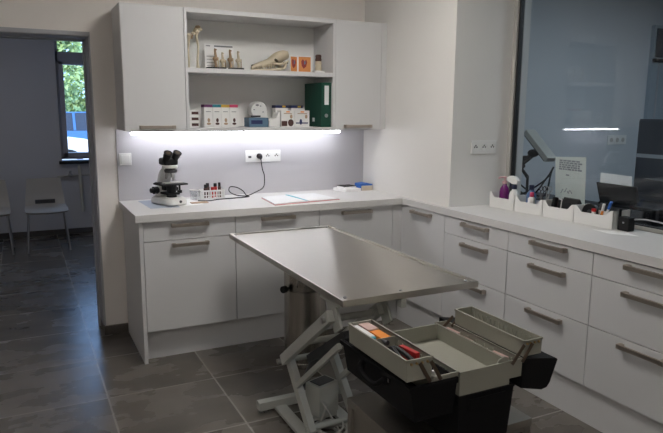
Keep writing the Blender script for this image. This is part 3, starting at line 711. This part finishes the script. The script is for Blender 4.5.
# ------------------------------------------------------------------ open cantilever toolbox
KY0, KY1 = -2.727, -2.275
t = thing('toolbox', 'open black cantilever toolbox with grey trays on the low steel trolley', 'toolbox', (.777, -2.5, BZ))
def tub(x0, x1, y0, y1, z0, z1, th=.004, taper=0., tapx=(0, 0), ribs=None, rib_h=.8, rib_sides=(0, 1)):
    """open box: outer shell, inner cavity; taper pulls the bottom in (xL, xR)"""
    m = MB(); a, b = tapx
    def ring(x0, x1, y0, y1, z): return [(x0, y0, z), (x1, y0, z), (x1, y1, z), (x0, y1, z)]
    m.loft([ring(x0+a, x1-b, y0+taper, y1-taper, z0), ring(x0, x1, y0, y1, z1), ring(x0+th, x1-th, y0+th, y1-th, z1), ring(x0+a+th, x1-b-th, y0+taper+th, y1-taper-th, z0+th)])
    # lip
    for (xa, xb, ya, yb) in ((x0-.002, x0+th, y0-.002, y1+.002), (x1-th, x1+.002, y0-.002, y1+.002), (x0-.002, x1+.002, y0-.002, y0+th), (x0-.002, x1+.002, y1-th, y1+.002)): m.box(xa, xb, ya, yb, z1-.005, z1+.001)
    if ribs:
        for k in range(1, ribs):
            y = y0+(y1-y0)*k/ribs
            if 0 in rib_sides: m.box(x0+th, x0+th+.004, y-.0015, y+.0015, z0+th, z0+(z1-z0)*rib_h)
            if 1 in rib_sides: m.box(x1-th-.004, x1-th, y-.0015, y+.0015, z0+th, z0+(z1-z0)*rib_h)
    return m
body = part('body', tub(.662, .896, KY0, KY1, BZ+.001, .580, .005, .008, (.012, .012)), 'black_tex', t)
m = MB(); m.box(.70, .86, KY0-.006, KY0-.0002, .52, .565, .003); m.box(.655, .6605, KY0+.02, KY1-.02, .555, .575); part('edge_rib', m, 'black_tex', body)
# central grey liner
part('tray_floor', B(.6715, .8735, KY0+.0085, KY1-.0395, .5862, .606), 'tray', t)
part('centre_tray', tub(.667, .878, KY0+.004, KY1-.035, .582, .664, .004, .0, (.0, .0)), 'tray', t)
m = MB(); m.prism([(.812, .6065), (.872, .6065), (.872, .676), (.860, .682), (.836, .676), (.818, .655)], 'y', KY0+.010, KY0+.014); part('lug', m, 'tray', t)
# left and right halves
LZ = (.545, .653)
L1 = part('left_lid', tub(.474, .654, KY0, KY1+.005, .530, .653, .005, .006, (.020, .010)), 'black_tex', t)
m = MB(); m.box(.466, .473, KY0-.006, KY1+.010, .636, .652, .002); m.box(.470, .654, KY0-.006, KY0-.0005, .636, .652, .002); part('lid_rim', m, 'black_tex', L1)
m = MB()
m.tube(smooth_path([(.470, -2.43, .626), (.459, -2.435, .618), (.452, -2.46, .600), (.451, -2.505, .592), (.452, -2.55, .596), (.459, -2.575, .614), (.470, -2.58, .624)], 5), .009, 10)
m.box(.464, .476, -2.445, -2.415, .605, .640, .003); m.box(.464, .476, -2.597, -2.567, .605, .640, .003)
part('carry_handle', m, 'black_tex', L1)
part('clasp', B(.470, .4735, -2.602, -2.585, .618, .646, .001), 'chrome', L1)
R1 = part('right_lid', MB().loft([[(x, y, zz) for x, zz in ((.935, .556), (1.030, .532), (1.055, .536), (1.068, .552), (1.099, .632), (1.092, .638), (.945, .662), (.935, .662))] for y in (KY0+.004, KY1+.03)]), 'black_tex', t, False)
# cantilever trays
part('lower_left_tray', tub(.565, .661, KY0+.006, KY1-.03, .600, .668, .0035, .002, ribs=14), 'tray', t)
part('lower_right_tray', tub(.8795, .9345, KY0+.006, KY1-.02, .600, .664, .0035, .002, ribs=9, rib_sides=(1,)), 'tray', t)
ul = part('upper_left_tray', tub(.459, .555, KY0+.004, KY1-.070, .6695, .741, .0035, .002, tapx=(.004, 0), ribs=14), 'tray', t)
part('divider', B(.4635, .5505, -2.512, -2.509, .674, .735), 'tray', ul)
ur = part('upper_right_tray', tub(.936, 1.018, KY0+.004, KY1-.070, .6695, .7265, .0035, .002, ribs=16, rib_sides=(1,)), 'tray', t)
for yk, s in ((KY0, -1), (KY1, 1)):
    y = yk+s*.003
    ye = KY0-.003 if s < 0 else KY1-.066
    for (xa, za, xb, zb) in ((.504, .728, .545, .660), (.545, .728, .586, .660), (.930, .716, .880, .655), (.968, .716, .925, .655)):
        m = MB(); za2 = za if s < 0 else za-.018; m.bar((xa, ye, za2), (xb, ye, zb), .003, .012, side=Vector((0, 1, 0))); part('linkage', m, 'brown_metal', t)
for par, xs, zz in ((ul, (.475, .495, .515, .535), .728), (ur, (.948, .963, .982, 1.0), .716)):
    for x in xs: part('rivet', MB().cyl((x, KY0-.0012, zz), (x, KY0+.0038, zz), .004, seg=8), 'brass', par)

# contents of the trays
def box_item(name, label, cat, c, size, ang, mat, tip=None):
    t = thing(name, label, cat, c, ang, local=True)
    part('body', B(-size[0]/2, size[0]/2, -size[1]/2, size[1]/2, 0, size[2], .003), mat, t)
    if tip: part('cap', B(-size[0]/2*.9, size[0]/2*.9, -size[1]/2-tip[1], -size[1]/2-.0003, .002, size[2]-.002, .002), tip[0], t)
    return t
zf = .6735
box_item('medicine_carton', 'white and pink carton at the far end of left upper toolbox tray', 'box', (.520, -2.380, zf+.0), (.044, .075, .061), .03, 'pinkish')
box_item('medicine_carton', 'white carton with blue end along left wall of left upper toolbox tray', 'box', (.4825, -2.405, zf), (.028, .125, .058), .02, 'white_pl', ('teal', .012))
box_item('medicine_carton', 'orange carton in the far half of left upper toolbox tray', 'box', (.5195, -2.466, zf), (.040, .080, .060), .02, 'orange')
t = thing('pliers', 'black handled pliers in the near half of left upper toolbox tray', 'pliers', (.49, -2.62, zf))
m = MB(); m.tube(smooth_path([(.478, -2.70, zf+.036), (.481, -2.65, zf+.048), (.492, -2.59, zf+.056), (.497, -2.55, zf+.036)], 4), [.008]*9+[.006, .006, .006, .005], 8); part('handle', m, 'black', t)
m = MB(); m.tube(smooth_path([(.512, -2.70, zf+.036), (.512, -2.65, zf+.048), (.503, -2.59, zf+.056), (.499, -2.55, zf+.036)], 4), [.008]*9+[.006, .006, .006, .005], 8); part('handle', m, 'black', t)
m = MB(); m.tube([(.498, -2.548, zf+.058), (.498, -2.535, zf+.058), (.498, -2.5175, zf+.058)], [.009, .008, .004], 8); part('jaw', m, 'dark_grey', t)
box_item('marker_pen', 'red object lying against right wall of left upper toolbox tray', 'pen', (.534, -2.625, zf), (.018, .085, .060), .12, 'red')
t = thing('small_bottle', 'small white bottle in the left lower toolbox tray', 'bottle', (.607, -2.665, .6045))
part('body', MB().lathe((.607, -2.665, .6045), [(.012, 0), (.013, .004), (.013, .035), (.007, .042)], 14), 'white_pl', t); part('cap', MB().lathe((.607, -2.665, .6467), [(.009, 0), (.009, .012), (.007, .014)], 14), 'white_pl', t)
zl = .6045
for y, hh, lb in ((-2.36, .045, 'pinkish wrapped packet at the far end of right lower toolbox tray'), (-2.44, .040, 'pinkish wrapped packet, second from far end of right lower toolbox tray'), (-2.63, .046, 'pinkish wrapped packet at near end of right lower toolbox tray')):
    box_item('wrapped_packet', lb, 'packet', (.908, y, zl), (.034, .070, hh), .08, 'pinkish')
t = thing('syringe', 'white syringe lying diagonally in the right lower toolbox tray', 'syringe', (.905, -2.54, zl))
m = MB(); m.tube([(.892, -2.50, zl+.049), (.898, -2.55, zl+.046)], .006, 10); part('barrel', m, 'white_pl', t)
m = MB(); m.tube([(.898, -2.5503, zl+.046), (.902, -2.575, zl+.044)], .003, 8); m.tube([(.902, -2.575, zl+.044), (.9023, -2.577, zl+.044)], .007, 8); part('plunger', m, 'white_pl', t)
box_item('carton', 'small cream carton under the syringe in right lower toolbox tray', 'box', (.906, -2.535, zl), (.034, .09, .037), 0, 'cream_pl')

# ------------------------------------------------------------------ white bins on the right counter
blab = ('white wavy-edged bin with purple soap bottle, first in the row nearest the wall pier',
        'white wavy-edged bin with clamps, second in the row from the wall pier',
        'white wavy-edged bin with dark tools, third in the row from the wall pier',
        'white wavy-edged bin with pens, last in the row, beside the black adapter')
ys = (-1.190, -1.398, -1.612, -1.826, -2.066)
def bx(y): return 2.088+.066*(-1.19-y)
for k in range(4):
    ya, yb = ys[k]-.0007, ys[k+1]+.0007; D, H = .130, .096
    t = thing('storage_bin', blab[k], 'bin', (bx((ya+yb)/2)+D/2, (ya+yb)/2, .9005), group='white bins in a row under the glass')
    n = 24; m = MB()
    def topz(u): # wavy rim: high rounded corners, low middle
        e = min(u, 1-u); q = max(0, min(1, (e-.05)/.16)); q = q*q*(3-2*q)
        return .9006+H-.030*q
    for da, db in ((0, .004), (D-.004, D)):
        rings = []
        for j in range(n+1):
            u = j/n; y = ya+(yb-ya)*u; x0 = bx(y); zt = topz(u)
            rings.append([(x0+da, y, .9046), (x0+db, y, .9046), (x0+db, y, zt), (x0+da, y, zt)])
        m.loft(rings)
    for y0, y1 in ((ya-.004, ya), (yb, yb+.004)):
        m.prism([(bx(y0), y0), (bx(y1), y1), (bx(y1)+D, y1), (bx(y0)+D, y0)], 'z', .9046, .9006+H)
    m.prism([(bx(yb), yb), (bx(ya), ya), (bx(ya)+D, ya), (bx(yb)+D, yb)], 'z', .9006, .905)
    part('shell', m, 'white_pl', t)
t = thing('soap_bottle', 'purple soap bottle with pink pump in first white bin', 'bottle', (2.165, -1.235, .9055))
c = (2.165, -1.238, .9055)
part('body', MB().lathe(c, [(.028, 0), (.031, .006), (.031, .085), (.026, .115), (.013, .135), (.012, .142)], 24), 'purple', t)
m = MB(); m.lathe((c[0], c[1], c[2]+.1423), [(.016, 0), (.016, .018), (.006, .020), (.006, .034), (.012, .036), (.012, .046)], 18); m.tube([(c[0], c[1], c[2]+.184), (c[0]-.035, c[1]+.01, c[2]+.184), (c[0]-.042, c[1]+.012, c[2]+.176)], .006, 8); part('pump', m, 'pink_pump', t)
t = thing('spray_bottle', 'white spray bottle with white trigger head in first white bin', 'spray bottle', (2.165, -1.335, .9055))
c = (2.150, -1.340, .9055)
part('body', MB().lathe(c, [(.027, 0), (.030, .006), (.030, .085), (.024, .104), (.014, .116), (.014, .122)], 24), 'white_pl', t)
part('neck', MB().lathe((c[0], c[1], c[2]+.1223), [(.016, 0), (.016, .022), (.010, .028)], 18), 'collar', t)
m = MB(); m.prism([(c[1]-.028, 1.060), (c[1]+.010, 1.058), (c[1]+.052, 1.075), (c[1]+.058, 1.094), (c[1]+.030, 1.106), (c[1]-.006, 1.104), (c[1]-.034, 1.082)], 'x', c[0]-.012, c[0]+.012); part('trigger_head', m, 'white_pl', t)
m = MB(); m.tube([(c[0], c[1]+.040, 1.072), (c[0], c[1]+.034, 1.050), (c[0], c[1]+.040, 1.030)], .004, 8); part('trigger', m, 'collar', t)
t = thing('spray_bottle', 'translucent blue bottle standing in second white bin, next to the white spray bottle', 'bottle', (2.20, -1.435, .9055))
c = (2.195, -1.440, .9055)
part('body', MB().lathe(c, [(.026, 0), (.029, .006), (.029, .100), (.014, .124), (.013, .128)], 20), 'blue_clear', t); part('cap', MB().lathe((c[0], c[1], c[2]+.1283), [(.015, 0), (.015, .026), (.012, .028)], 16), 'collar', t)
t = thing('small_bottle', 'small white bottle with magenta cap in second white bin', 'bottle', (2.145, -1.49, .9055))
c = (2.145, -1.495, .9055)
part('body', MB().lathe(c, [(.020, 0), (.022, .004), (.022, .082), (.012, .094)], 20), 'white_pl', t); part('cap', MB().lathe((c[0], c[1], c[2]+.0943), [(.012, 0), (.012, .024), (.010, .026)], 16), 'pink_c', t)
for k, (y, lb) in enumerate(((-1.545, 'steel clamp scissors leaning in second white bin beside the small white bottle'), (-1.573, 'steel clamp scissors leaning at the right end of the second white bin'))):
    t = thing('clamp_scissors', lb, 'scissors', (2.165, y, .9055))
    for s in (-1, 1):
        m = MB(); m.tube([(2.150+.02*k, y-.006+s*.003, .9065), (2.168+.02*k, y+s*.003, .985), (2.175+.02*k, y+.014*s, 1.040)], [.003, .0045, .003], 8)
        loop = [(2.178+.02*k, y+.014*s+.012*math.cos(q), 1.052+.014*math.sin(q)) for q in (2*PI*j/14 for j in range(15))]
        m.tube(loop, .003, 6, False); part('blade', m, 'chrome' if k else 'dark_grey', t)
t = thing('stapler', 'black stapler standing in third white bin', 'stapler', (2.17, -1.665, .9055))
m = MB(); m.bar((2.165, -1.64, .9065), (2.172, -1.655, 1.015), .03, .022, bev=.005); part('arm', m, 'black', t)
m = MB(); m.bar((2.195, -1.645, .9065), (2.198, -1.655, 1.000), .02, .020, bev=.004); part('base', m, 'dark_grey', t)
t = thing('pouch', 'black zip pouch stuffed upright in third white bin', 'pouch', (2.19, -1.75, .9055))
m = MB(); m.loft([[(2.19+a*math.cos(2*PI*k/14), -1.755+b*math.sin(2*PI*k/14), zz) for k in range(14)] for a, b, zz in ((.034, .058, .9065), (.042, .064, .95), (.036, .063, 1.0), (.012, .058, 1.018))]); part('bag', m, 'black', t)
m = MB(); m.tube([(2.19, -1.700, 1.019), (2.19, -1.810, 1.019)], .003, 6); part('zip', m, 'dark_grey', t)
t = thing('tape_roll', 'black tape roll standing in last white bin', 'tape', (2.19, -1.88, .9055))
m = MB(); q = [(2.185+r*math.cos(0), 0, 0) for r in (1,)]
m.tube([(2.175, -1.893, .9585), (2.198, -1.893, .9585)], .052, 26); part('roll', m, 'black', t); part('core', MB().tube([(2.1735, -1.893, .9585), (2.1995, -1.893, .9585)], .02, 18), 'dark_grey', t)
t = thing('glue_stick', 'small red and white tube lying in last white bin by the tape roll', 'tube', (2.16, -1.915, .9055))
part('body', MB().cyl((2.158, -1.935, .9062), (2.158, -1.935, .975), .011), 'white_pl', t); part('cap', MB().cyl((2.158, -1.935, .9753), (2.158, -1.935, .990), .012), 'red', t)
for y, a, b_, l, bm_, cm_, lb in ((-1.975, .035, -.02, .115, 'orange', 'white_pl', 'orange and white marker leaning in last white bin'), (-1.990, .052, -.004, .130, 'white_pl', 'blue', 'white pen with blue cap leaning in last white bin'), (-1.952, .02, .01, .110, 'white_pl', 'dark_grey', 'white pen with grey end leaning in last white bin')):
    p0 = Vector((2.185, y+.02, .9075)); p1 = p0+Vector((b_, -a, l)); dv = (p1-p0)
    t = thing('pen', lb, 'pen', tuple(p0)); part('barrel', MB().tube([p0, p0+dv*.68], .006, 10), bm_, t); part('cap', MB().tube([p0+dv*.685, p1], .0075, 10), cm_, t)
# adapter, cable, loose slip
t = thing('power_adapter', 'black power adapter at the end of the white bins on right counter', 'adapter', (2.20, -2.105, .9005))
part('body', B(2.165, 2.215, -2.145, -2.080, .9006, .972, .005), 'black', t); m = MB(); m.box(2.160, 2.185, -2.090, -2.05, 1.0015, 1.010, .002); m.box(2.165, 2.180, -2.090, -2.081, .955, 1.010, .002); part('clip', m, 'black', t)
part('light', B(2.163, 2.1648, -2.120, -2.110, .94, .948), 'grey_cable', t, False)
single('data_cable', MB().tube(smooth_path([(2.206, -2.146, .962), (2.22, -2.20, .968), (2.235, -2.30, .962), (2.24, -2.5, .940), (2.24, -2.75, .906)], 6), .0042, 8), 'grey_cable', 'pale grey cable running right from the black adapter along the glass', 'cable')
sheet('paper_slip', [(2.06, -2.02), (2.045, -2.13), (2.12, -2.25), (2.15, -2.13)], .9004, 'paper', 'thin white slip with pink edge lying on right counter before the adapter')

# ------------------------------------------------------------------ behind the glass
t = thing('office_desk', 'dark desk behind the glass, under the printer', 'desk', (2.75, -1.8, 0))
part('desk_top', B(2.43, 3.15, -3.2, -.5, .83, .86, .003), 'desk', t)
for x in (2.44, 3.07):
    for y in (-3.14, -.58): part('leg', B(x, x+.04, y, y+.04, .0005, .8297), 'dark_grey', t)
# notice taped to the glass
t = thing('paper_notice', 'pale printed notice sheet fixed to the office side of the glass', 'notice', (XG+.012, -1.62, 1.1))
part('sheet', MB().prism([(-1.502, 1.232), (-1.728, 1.246), (-1.742, .962), (-1.522, .960)], 'x', XG+.0085, XG+.0092), 'notice', t, False)
m = MB(); rng = random.Random(5)
for r in range(5):
    y = -1.535
    while y > -1.685:
        wd = rng.uniform(.012, .03); m.box(XG+.0078, XG+.0083, y-wd, y, 1.215-.0125*r-.0048, 1.215-.0125*r+.0048); y -= wd+.005
m.box(XG+.0078, XG+.0083, -1.615, -1.590, 1.128, 1.136)
for k in range(10):
    y = -1.560-.008*k; zz = 1.02+.03*math.sin(k*2.2); m.bar((XG+.008, y, zz), (XG+.008, y-.012, zz+.02*math.cos(k*1.7)), .0005, .005)
part('print', m, 'paper_print', t, False)
# monitor on an arm
t = thing('monitor', 'pale grey tilted monitor on a jointed arm behind the glass', 'monitor', (2.75, -.95, .861))
A = Matrix.Rotation(math.radians(40), 3, 'X')
cM = Vector((2.78, -.90, 1.26))
part('housing', MB().obox(cM, A, (.09, .30, .042), .008), 'monitor', t)
part('screen', MB().obox(cM+A @ Vector((0, 0, -.026)), A, (.08, .27, .002)), 'black', t)
m = MB(); m.tube([(2.78, -.80, .8615), (2.78, -.80, 1.02)], .010, 12); m.tube([(2.78, -.80, 1.02), (2.77, -.72, 1.10), (2.78, -.83, 1.20)], .013, 12); m.box(2.70, 2.86, -.90, -.72, .8612, .875, .004); m.ball((2.77, -.73, 1.10), .030, (1, 1.4, .8)); m.ball((2.78, -.84, 1.20), .032, (1, 1.5, .9)); m.ball((2.775, -.77, 1.16), .024, (1, 1.6, .8))
part('arm', m, 'black', t)
for k in range(3):
    m = MB().tube(smooth_path([(2.76+.02*k, -.83, 1.18), (2.72, -.66-.05*k, 1.11-.02*k), (2.70, -.60-.10*k, .98), (2.70+.03*k, -.80-.09*k, .90), (2.72, -1.02-.03*k, 1.02+.03*k), (2.74, -1.08, 1.12)], 6), .006, 7); part('cable', m, 'black', t)
# printer
t = thing('printer', 'black printer with white paper in its rear feed behind the glass', 'printer', (2.68, -1.78, .8605))
part('body', B(2.575, 2.86, -1.98, -1.60, .8608, .965, .015, 3), 'black', t)
m = MB(); m.loft([[(2.60, -1.61, .93), (2.60, -1.86, .93), (2.63, -1.86, .93), (2.63, -1.61, .93)], [(2.64, -1.53, 1.068), (2.64, -1.81, 1.068), (2.655, -1.81, 1.068), (2.655, -1.53, 1.068)]]); part('paper_tray', m, 'black', t, False)
m = MB(); m.loft([[(2.6585, -1.545, 1.0), (2.6585, -1.775, 1.0), (2.6605, -1.775, 1.0), (2.6605, -1.545, 1.0)], [(2.672, -1.530, 1.126), (2.672, -1.752, 1.124), (2.674, -1.752, 1.124), (2.674, -1.530, 1.126)]]); part('paper', m, 'paper', t, False)
part('control_panel', B(2.558, 2.5745, -1.93, -1.66, .90, .945, .003), 'dark_grey', t)
m = MB(); m.box(2.60, 2.62, -1.985, -1.9805, .9, .96); part('side_vent', m, 'dark_grey', t)
# dark blue-grey label tray beside the printer
t = thing('document_tray', 'blue-grey document tray beyond the printer behind the glass', 'tray', (2.98, -1.75, .861))
for z0 in (.8612, .98, 1.08): part('tray_level', B(2.90, 3.12, -2.02, -1.66, z0, z0+.012, .003), 'dark_grey', t)
for y in (-2.015, -1.675): part('post', B(3.085, 3.115, y-.005, y+.005, .8735, 1.0795), 'dark_grey', t)
t = thing('office_cupboard', 'dark blue-grey cupboard at the right behind the glass', 'cupboard', (3.4, -2.3, 0))
part('body', B(3.20, 3.60, -3.1, -1.37, .0005, 1.455, .004), 'dark_door', t)
for y0, y1 in ((-2.24, -1.38), (-3.09, -2.25)):
    d = part('door', B(3.182, 3.1995, y0, y1, .03, 1.445, .003), 'dark_door', t)
    part('handle', B(3.165, 3.1815, y0+.05, y0+.065, .8, .95, .003), 'chrome', d)
    part('stripe', B(3.1805, 3.1819, y0, y1, 1.20, 1.225), 'mid_door', d, False)
w = MB(); w.box(4.99, 5.95, -.09, -.0505, .0, 2.33)
t = struct('door_2', w, 'mid_door')
part('transom', B(5.02, 5.92, -.10, -.0905, 2.03, 2.30), 'dark_door', t, False)
part('bar', B(4.99, 5.13, -.12, -.0905, 1.985, 2.015), 'black_seal', t, False)
part('frame_line', B(5.08, 5.10, -.096, -.0905, .0, 1.98), 'frame_grey', t, False)
socket_t = thing('wall_socket', 'small triple socket on the office wall seen through the glass', 'socket', (4.62, -.055, 1.24))
part('plate', B(4.50, 4.76, -.058, -.0505, 1.19, 1.28, .003), 'white_pl', socket_t)
for k in range(3): part('socket', MB().cyl((4.55+.08*k, -.0595, 1.235), (4.55+.08*k, -.0582, 1.235), .022, seg=16), 'cable', socket_t)

# ------------------------------------------------------------------ hall furniture
def hall_chair(cx, label):
    t = thing('waiting_chair', label, 'chair', (cx, 3.0, 0), group='waiting chairs in the hall')
    def X(u, w): return cx+u*w
    rows = []
    prof = [(2.80, .405, .196), (2.775, .425, .20), (2.80, .438, .205), (2.95, .432, .208), (3.10, .430, .205), (3.19, .452, .200), (3.235, .50, .197), (3.262, .58, .188), (3.285, .68, .176), (3.295, .735, .170)]
    m = MB(); th = .010
    def grid(ps):
        out = []
        for y, zz, wd in ps: out.append([(cx+wd*u, y-(.025*(abs(u)**2) if zz > .45 else 0), zz+(.012*abs(u)**2.5 if zz < .45 else 0)) for u in [k/5-1 for k in range(11)]])
        return out
    def shell(ps):
        m = MB(); g = grid(ps); n = len(g)
        back = []
        for i, r in enumerate(g):
            a = Vector(g[max(i-1, 0)][5]); b = Vector(g[min(i+1, n-1)][5]); tv = (b-a).normalized(); nv = Vector((0, tv.z, -tv.y))
            back.append([tuple(Vector(p)+nv*th) for p in r])
        rings = [list(r)+list(reversed(q)) for r, q in zip(g, back)]
        m.loft(rings); return m
    part('seat', shell(prof[:6]), 'chair', t)
    bk = part('backrest', shell(prof[5:]), 'chair', t)
    part('hand_slot', B(cx-.10, cx+.10, 3.196, 3.240, .466, .508, .003), 'dark_grey', bk)
    for sx in (-1, 1):
        m = MB().tube([(cx+sx*.17, 2.86, .425), (cx+sx*.205, 2.82, .0005)], .010, 10); part('leg', m, 'chrome', t)
        m = MB().tube([(cx+sx*.17, 3.10, .425), (cx+sx*.205, 3.22, .0005)], .010, 10); part('leg', m, 'chrome', t)
    m = MB(); m.tube([(cx-.17, 2.87, .415), (cx+.17, 2.87, .415)], .009, 8); m.tube([(cx-.17, 3.09, .415), (cx+.17, 3.09, .415)], .009, 8); part('seat_frame', m, 'chrome', t)
hall_chair(-.350, 'beige moulded waiting chair in the hall, nearest the window')
hall_chair(-.895, 'beige moulded waiting chair in the hall, cut by left photo edge')
t = thing('heating_pipe', 'pale heating pipe with valve on hall wall below the window', 'pipe', (.04, 3.72, .27))
m = MB(); m.tube([(.075, 3.725, .270), (.065, 3.725, .60), (.060, 3.725, .83)], .018, 12); part('upright', m, 'cream_pl', t)
m = MB(); m.tube([(-.19, 3.725, .700), (.055, 3.725, .712)], .010, 10); m.tube([(.065, 3.725, .712), (.24, 3.725, .712)], .010, 10); part('branch', m, 'alu', t)
m = MB(); m.ball((-.045, 3.715, .715), .026); m.tube([(-.045, 3.715, .73), (-.045, 3.71, .765)], [.012, .016], 10); part('valve', m, 'chrome', t)
m = MB(); m.box(.055, .08, 3.735, 3.7645, .42, .44); m.box(-.12, -.10, 3.735, 3.7645, .695, .715); part('clip', m, 'alu', t)

# ------------------------------------------------------------------ outside the hall window
struct('ground_outside', B(-12, 14, 4.2, 32, -.17, -.07), 'asphalt')
def car(name, label, cx, cy, ang, paint):
    t = thing(name, label, 'car', (cx, cy, -.07), ang, local=True)
    side = [(-2.05, .32), (2.05, .32), (2.10, .60), (1.95, .80), (1.15, .92), (-1.75, .94), (-2.08, .85), (-2.12, .55)]
    m = MB(); m.loft([[(x*k, s, zz) for x, zz in side] for s, k in ((-.86, .97), (-.80, 1), (.80, 1), (.86, .97))]); part('body', m, paint, t, False)
    cab_ = [(1.12, .921), (.35, 1.40), (.15, 1.44), (-1.10, 1.43), (-1.35, 1.36), (-1.75, .941)]
    m = MB(); m.loft([[(x, s, zz if zz < 1 else zz) for x, zz in cab_] for s in (-.70, .70)]); part('cabin', m, 'car_glass', t, False)
    m = MB(); m.loft([[(x, s, zz) for x, zz in ((.36, 1.402), (.15, 1.442), (-1.10, 1.432), (-1.36, 1.362), (-1.30, 1.385), (-1.08, 1.46), (.17, 1.47), (.40, 1.41))] for s in (-.71, .71)])
    for s in (-.705, .705):
        for a, b in (((1.14, .92), (.37, 1.41)), ((-.30, .94), (-.32, 1.44)), ((-1.77, .94), (-1.36, 1.37))): m.bar((a[0], s, a[1]), (b[0], s, b[1]), .07, .04, side=Vector((1, 0, 0)))
    part('roof', m, paint, t, False)
    for x in (-1.30, 1.32):
        for s in (-1, 1):
            m = MB(); m.tube([(x, s*.70, .3205), (x, s*.875, .3205)], .320, 24); wh = part('wheel', m, 'tyre', t); part('rim', MB().tube([(x, s*.876, .3205), (x, s*.884, .3205)], .20, 16), 'alu', wh)
    m = MB(); m.box(2.03, 2.09, -.78, -.45, .62, .76, .01); m.box(2.03, 2.09, .45, .78, .62, .76, .01); part('headlight', m, 'label', t)
    m = MB(); m.box(-2.13, -2.09, -.78, -.5, .66, .84, .01); m.box(-2.13, -2.09, .5, .78, .66, .84, .01); part('tail_light', m, 'red', t)
car('car', 'blue car parked side-on in front of the foliage, seen through hall window', 1.2, 16.0, 0, 'car_blue')
car('car', 'white car parked closest to the hall window, seen through the glass', -.95, 12.0, math.radians(4), 'car_white')
def tree(cx, cy, rx, ry, zc, rz, n, label, seed):
    r = random.Random(seed); t = thing('tree', label, 'tree', (cx, cy, -.07))
    part('trunk', MB().tube([(cx, cy, -.07), (cx+.05, cy, .8), (cx, cy, zc)], [.16, .12, .05], 10), 'trunk', t)
    m = MB(); cl = []
    for k in range(14):
        a = r.uniform(0, 2*PI); b = r.uniform(-1, 1); q = math.sqrt(1-b*b)*r.uniform(.5, .8); cl.append(Vector((cx+rx*q*math.cos(a), cy+ry*q*math.sin(a), zc+rz*b*.75)))
    for k in range(n):
        c = r.choice(cl); d = Vector((r.gauss(0, 1), r.gauss(0, 1), r.gauss(0, 1))).normalized()*r.uniform(.55, 1)
        p = c+Vector((d.x*rx*.38, d.y*ry*.38, d.z*rz*.33))
        u = Vector((r.gauss(0, 1), r.gauss(0, 1), r.gauss(0, 1))).normalized(); v = u.cross(Vector((r.gauss(0, 1), r.gauss(0, 1), r.gauss(0, 1)))).normalized(); s = r.uniform(.07, .15)
        vs = [m.bm.verts.new(q) for q in (p-u*s, p-v*s*.55, p+u*s, p+v*s*.55)]; m.bm.faces.new(vs)
    part('foliage', m, 'leaf', t, False)
tree(.5, 19.2, 1.3, .9, 2.2, 2.3, 3200, 'bushy green tree left of centre beyond the parked cars', 1)
tree(2.2, 22.5, 1.5, .9, 1.9, 2.2, 3200, 'bushy green tree right of centre beyond the parked cars', 2)
tree(1.2, 26, 2.0, 1.3, 3.4, 2.4, 1300, 'taller loose green tree behind the other two beyond the cars', 4)

# ------------------------------------------------------------------ light
def area(name, loc, rot, sx, sy, e, col):
    l = bpy.data.lights.new(name, 'AREA'); l.shape = 'RECTANGLE'; l.size = sx; l.size_y = sy; l.energy = e; l.color = col
    o = bpy.data.objects.new(name, l); C.objects.link(o); o.location = loc; o.rotation_euler = rot; return o
area('office_fill_light', (3.9, -2.0, ZC-.02), (0, 0, 0), .6, .6, 12.5, (.80, .92, 1.0))  # unseen fill light added to brighten the office
area('hall_fill_light', (-.9, 2.0, ZC-.02), (0, 0, 0), .5, .5, 3.0, (.95, .95, 1.0))  # weak unseen fill added to lift the dark hall
sl = bpy.data.lights.new('sun', 'SUN'); sl.energy = 2.4; sl.angle = .01; sl.color = (1, .96, .9)
so = bpy.data.objects.new('sun', sl); C.objects.link(so); so.location = (0, 0, 10); so.rotation_euler = (math.radians(42), 0, math.radians(-25))
wd = bpy.data.worlds.new('World'); SC.world = wd; wd.use_nodes = True
bg = wd.node_tree.nodes['Background']; bg.inputs[0].default_value = (.36, .58, 1.0, 1); bg.inputs[1].default_value = 2.1

# ------------------------------------------------------------------ camera
cam = bpy.data.cameras.new('camera'); cam.sensor_width = 36; cam.lens = 618.583/663*36; cam.clip_start = .05; cam.clip_end = 200
co = bpy.data.objects.new('camera', cam); C.objects.link(co)
R = [[0.8942741475563447, -0.44745575059934156, 0.007556471924979283], [0.06894807829096078, 0.1544422892570938, 0.9855930913866086], [0.44217633531472106, 0.8808694174192949, -0.16896496069610198]]
mw = Matrix.Identity(4)
for i in range(3):
    mw[i][0] = R[0][i]; mw[i][1] = R[1][i]; mw[i][2] = -R[2][i]
mw[0][3], mw[1][3], mw[2][3] = -0.5534515760342528, -4.218794262839937, 1.4956968522869016
co.matrix_world = mw
SC.camera = co
vs = SC.view_settings
SC.display_settings.display_device = 'sRGB'
vs.view_transform = 'Standard'; vs.look = 'None'; vs.gamma = 1; vs.exposure = 1.0; vs.use_curve_mapping = False
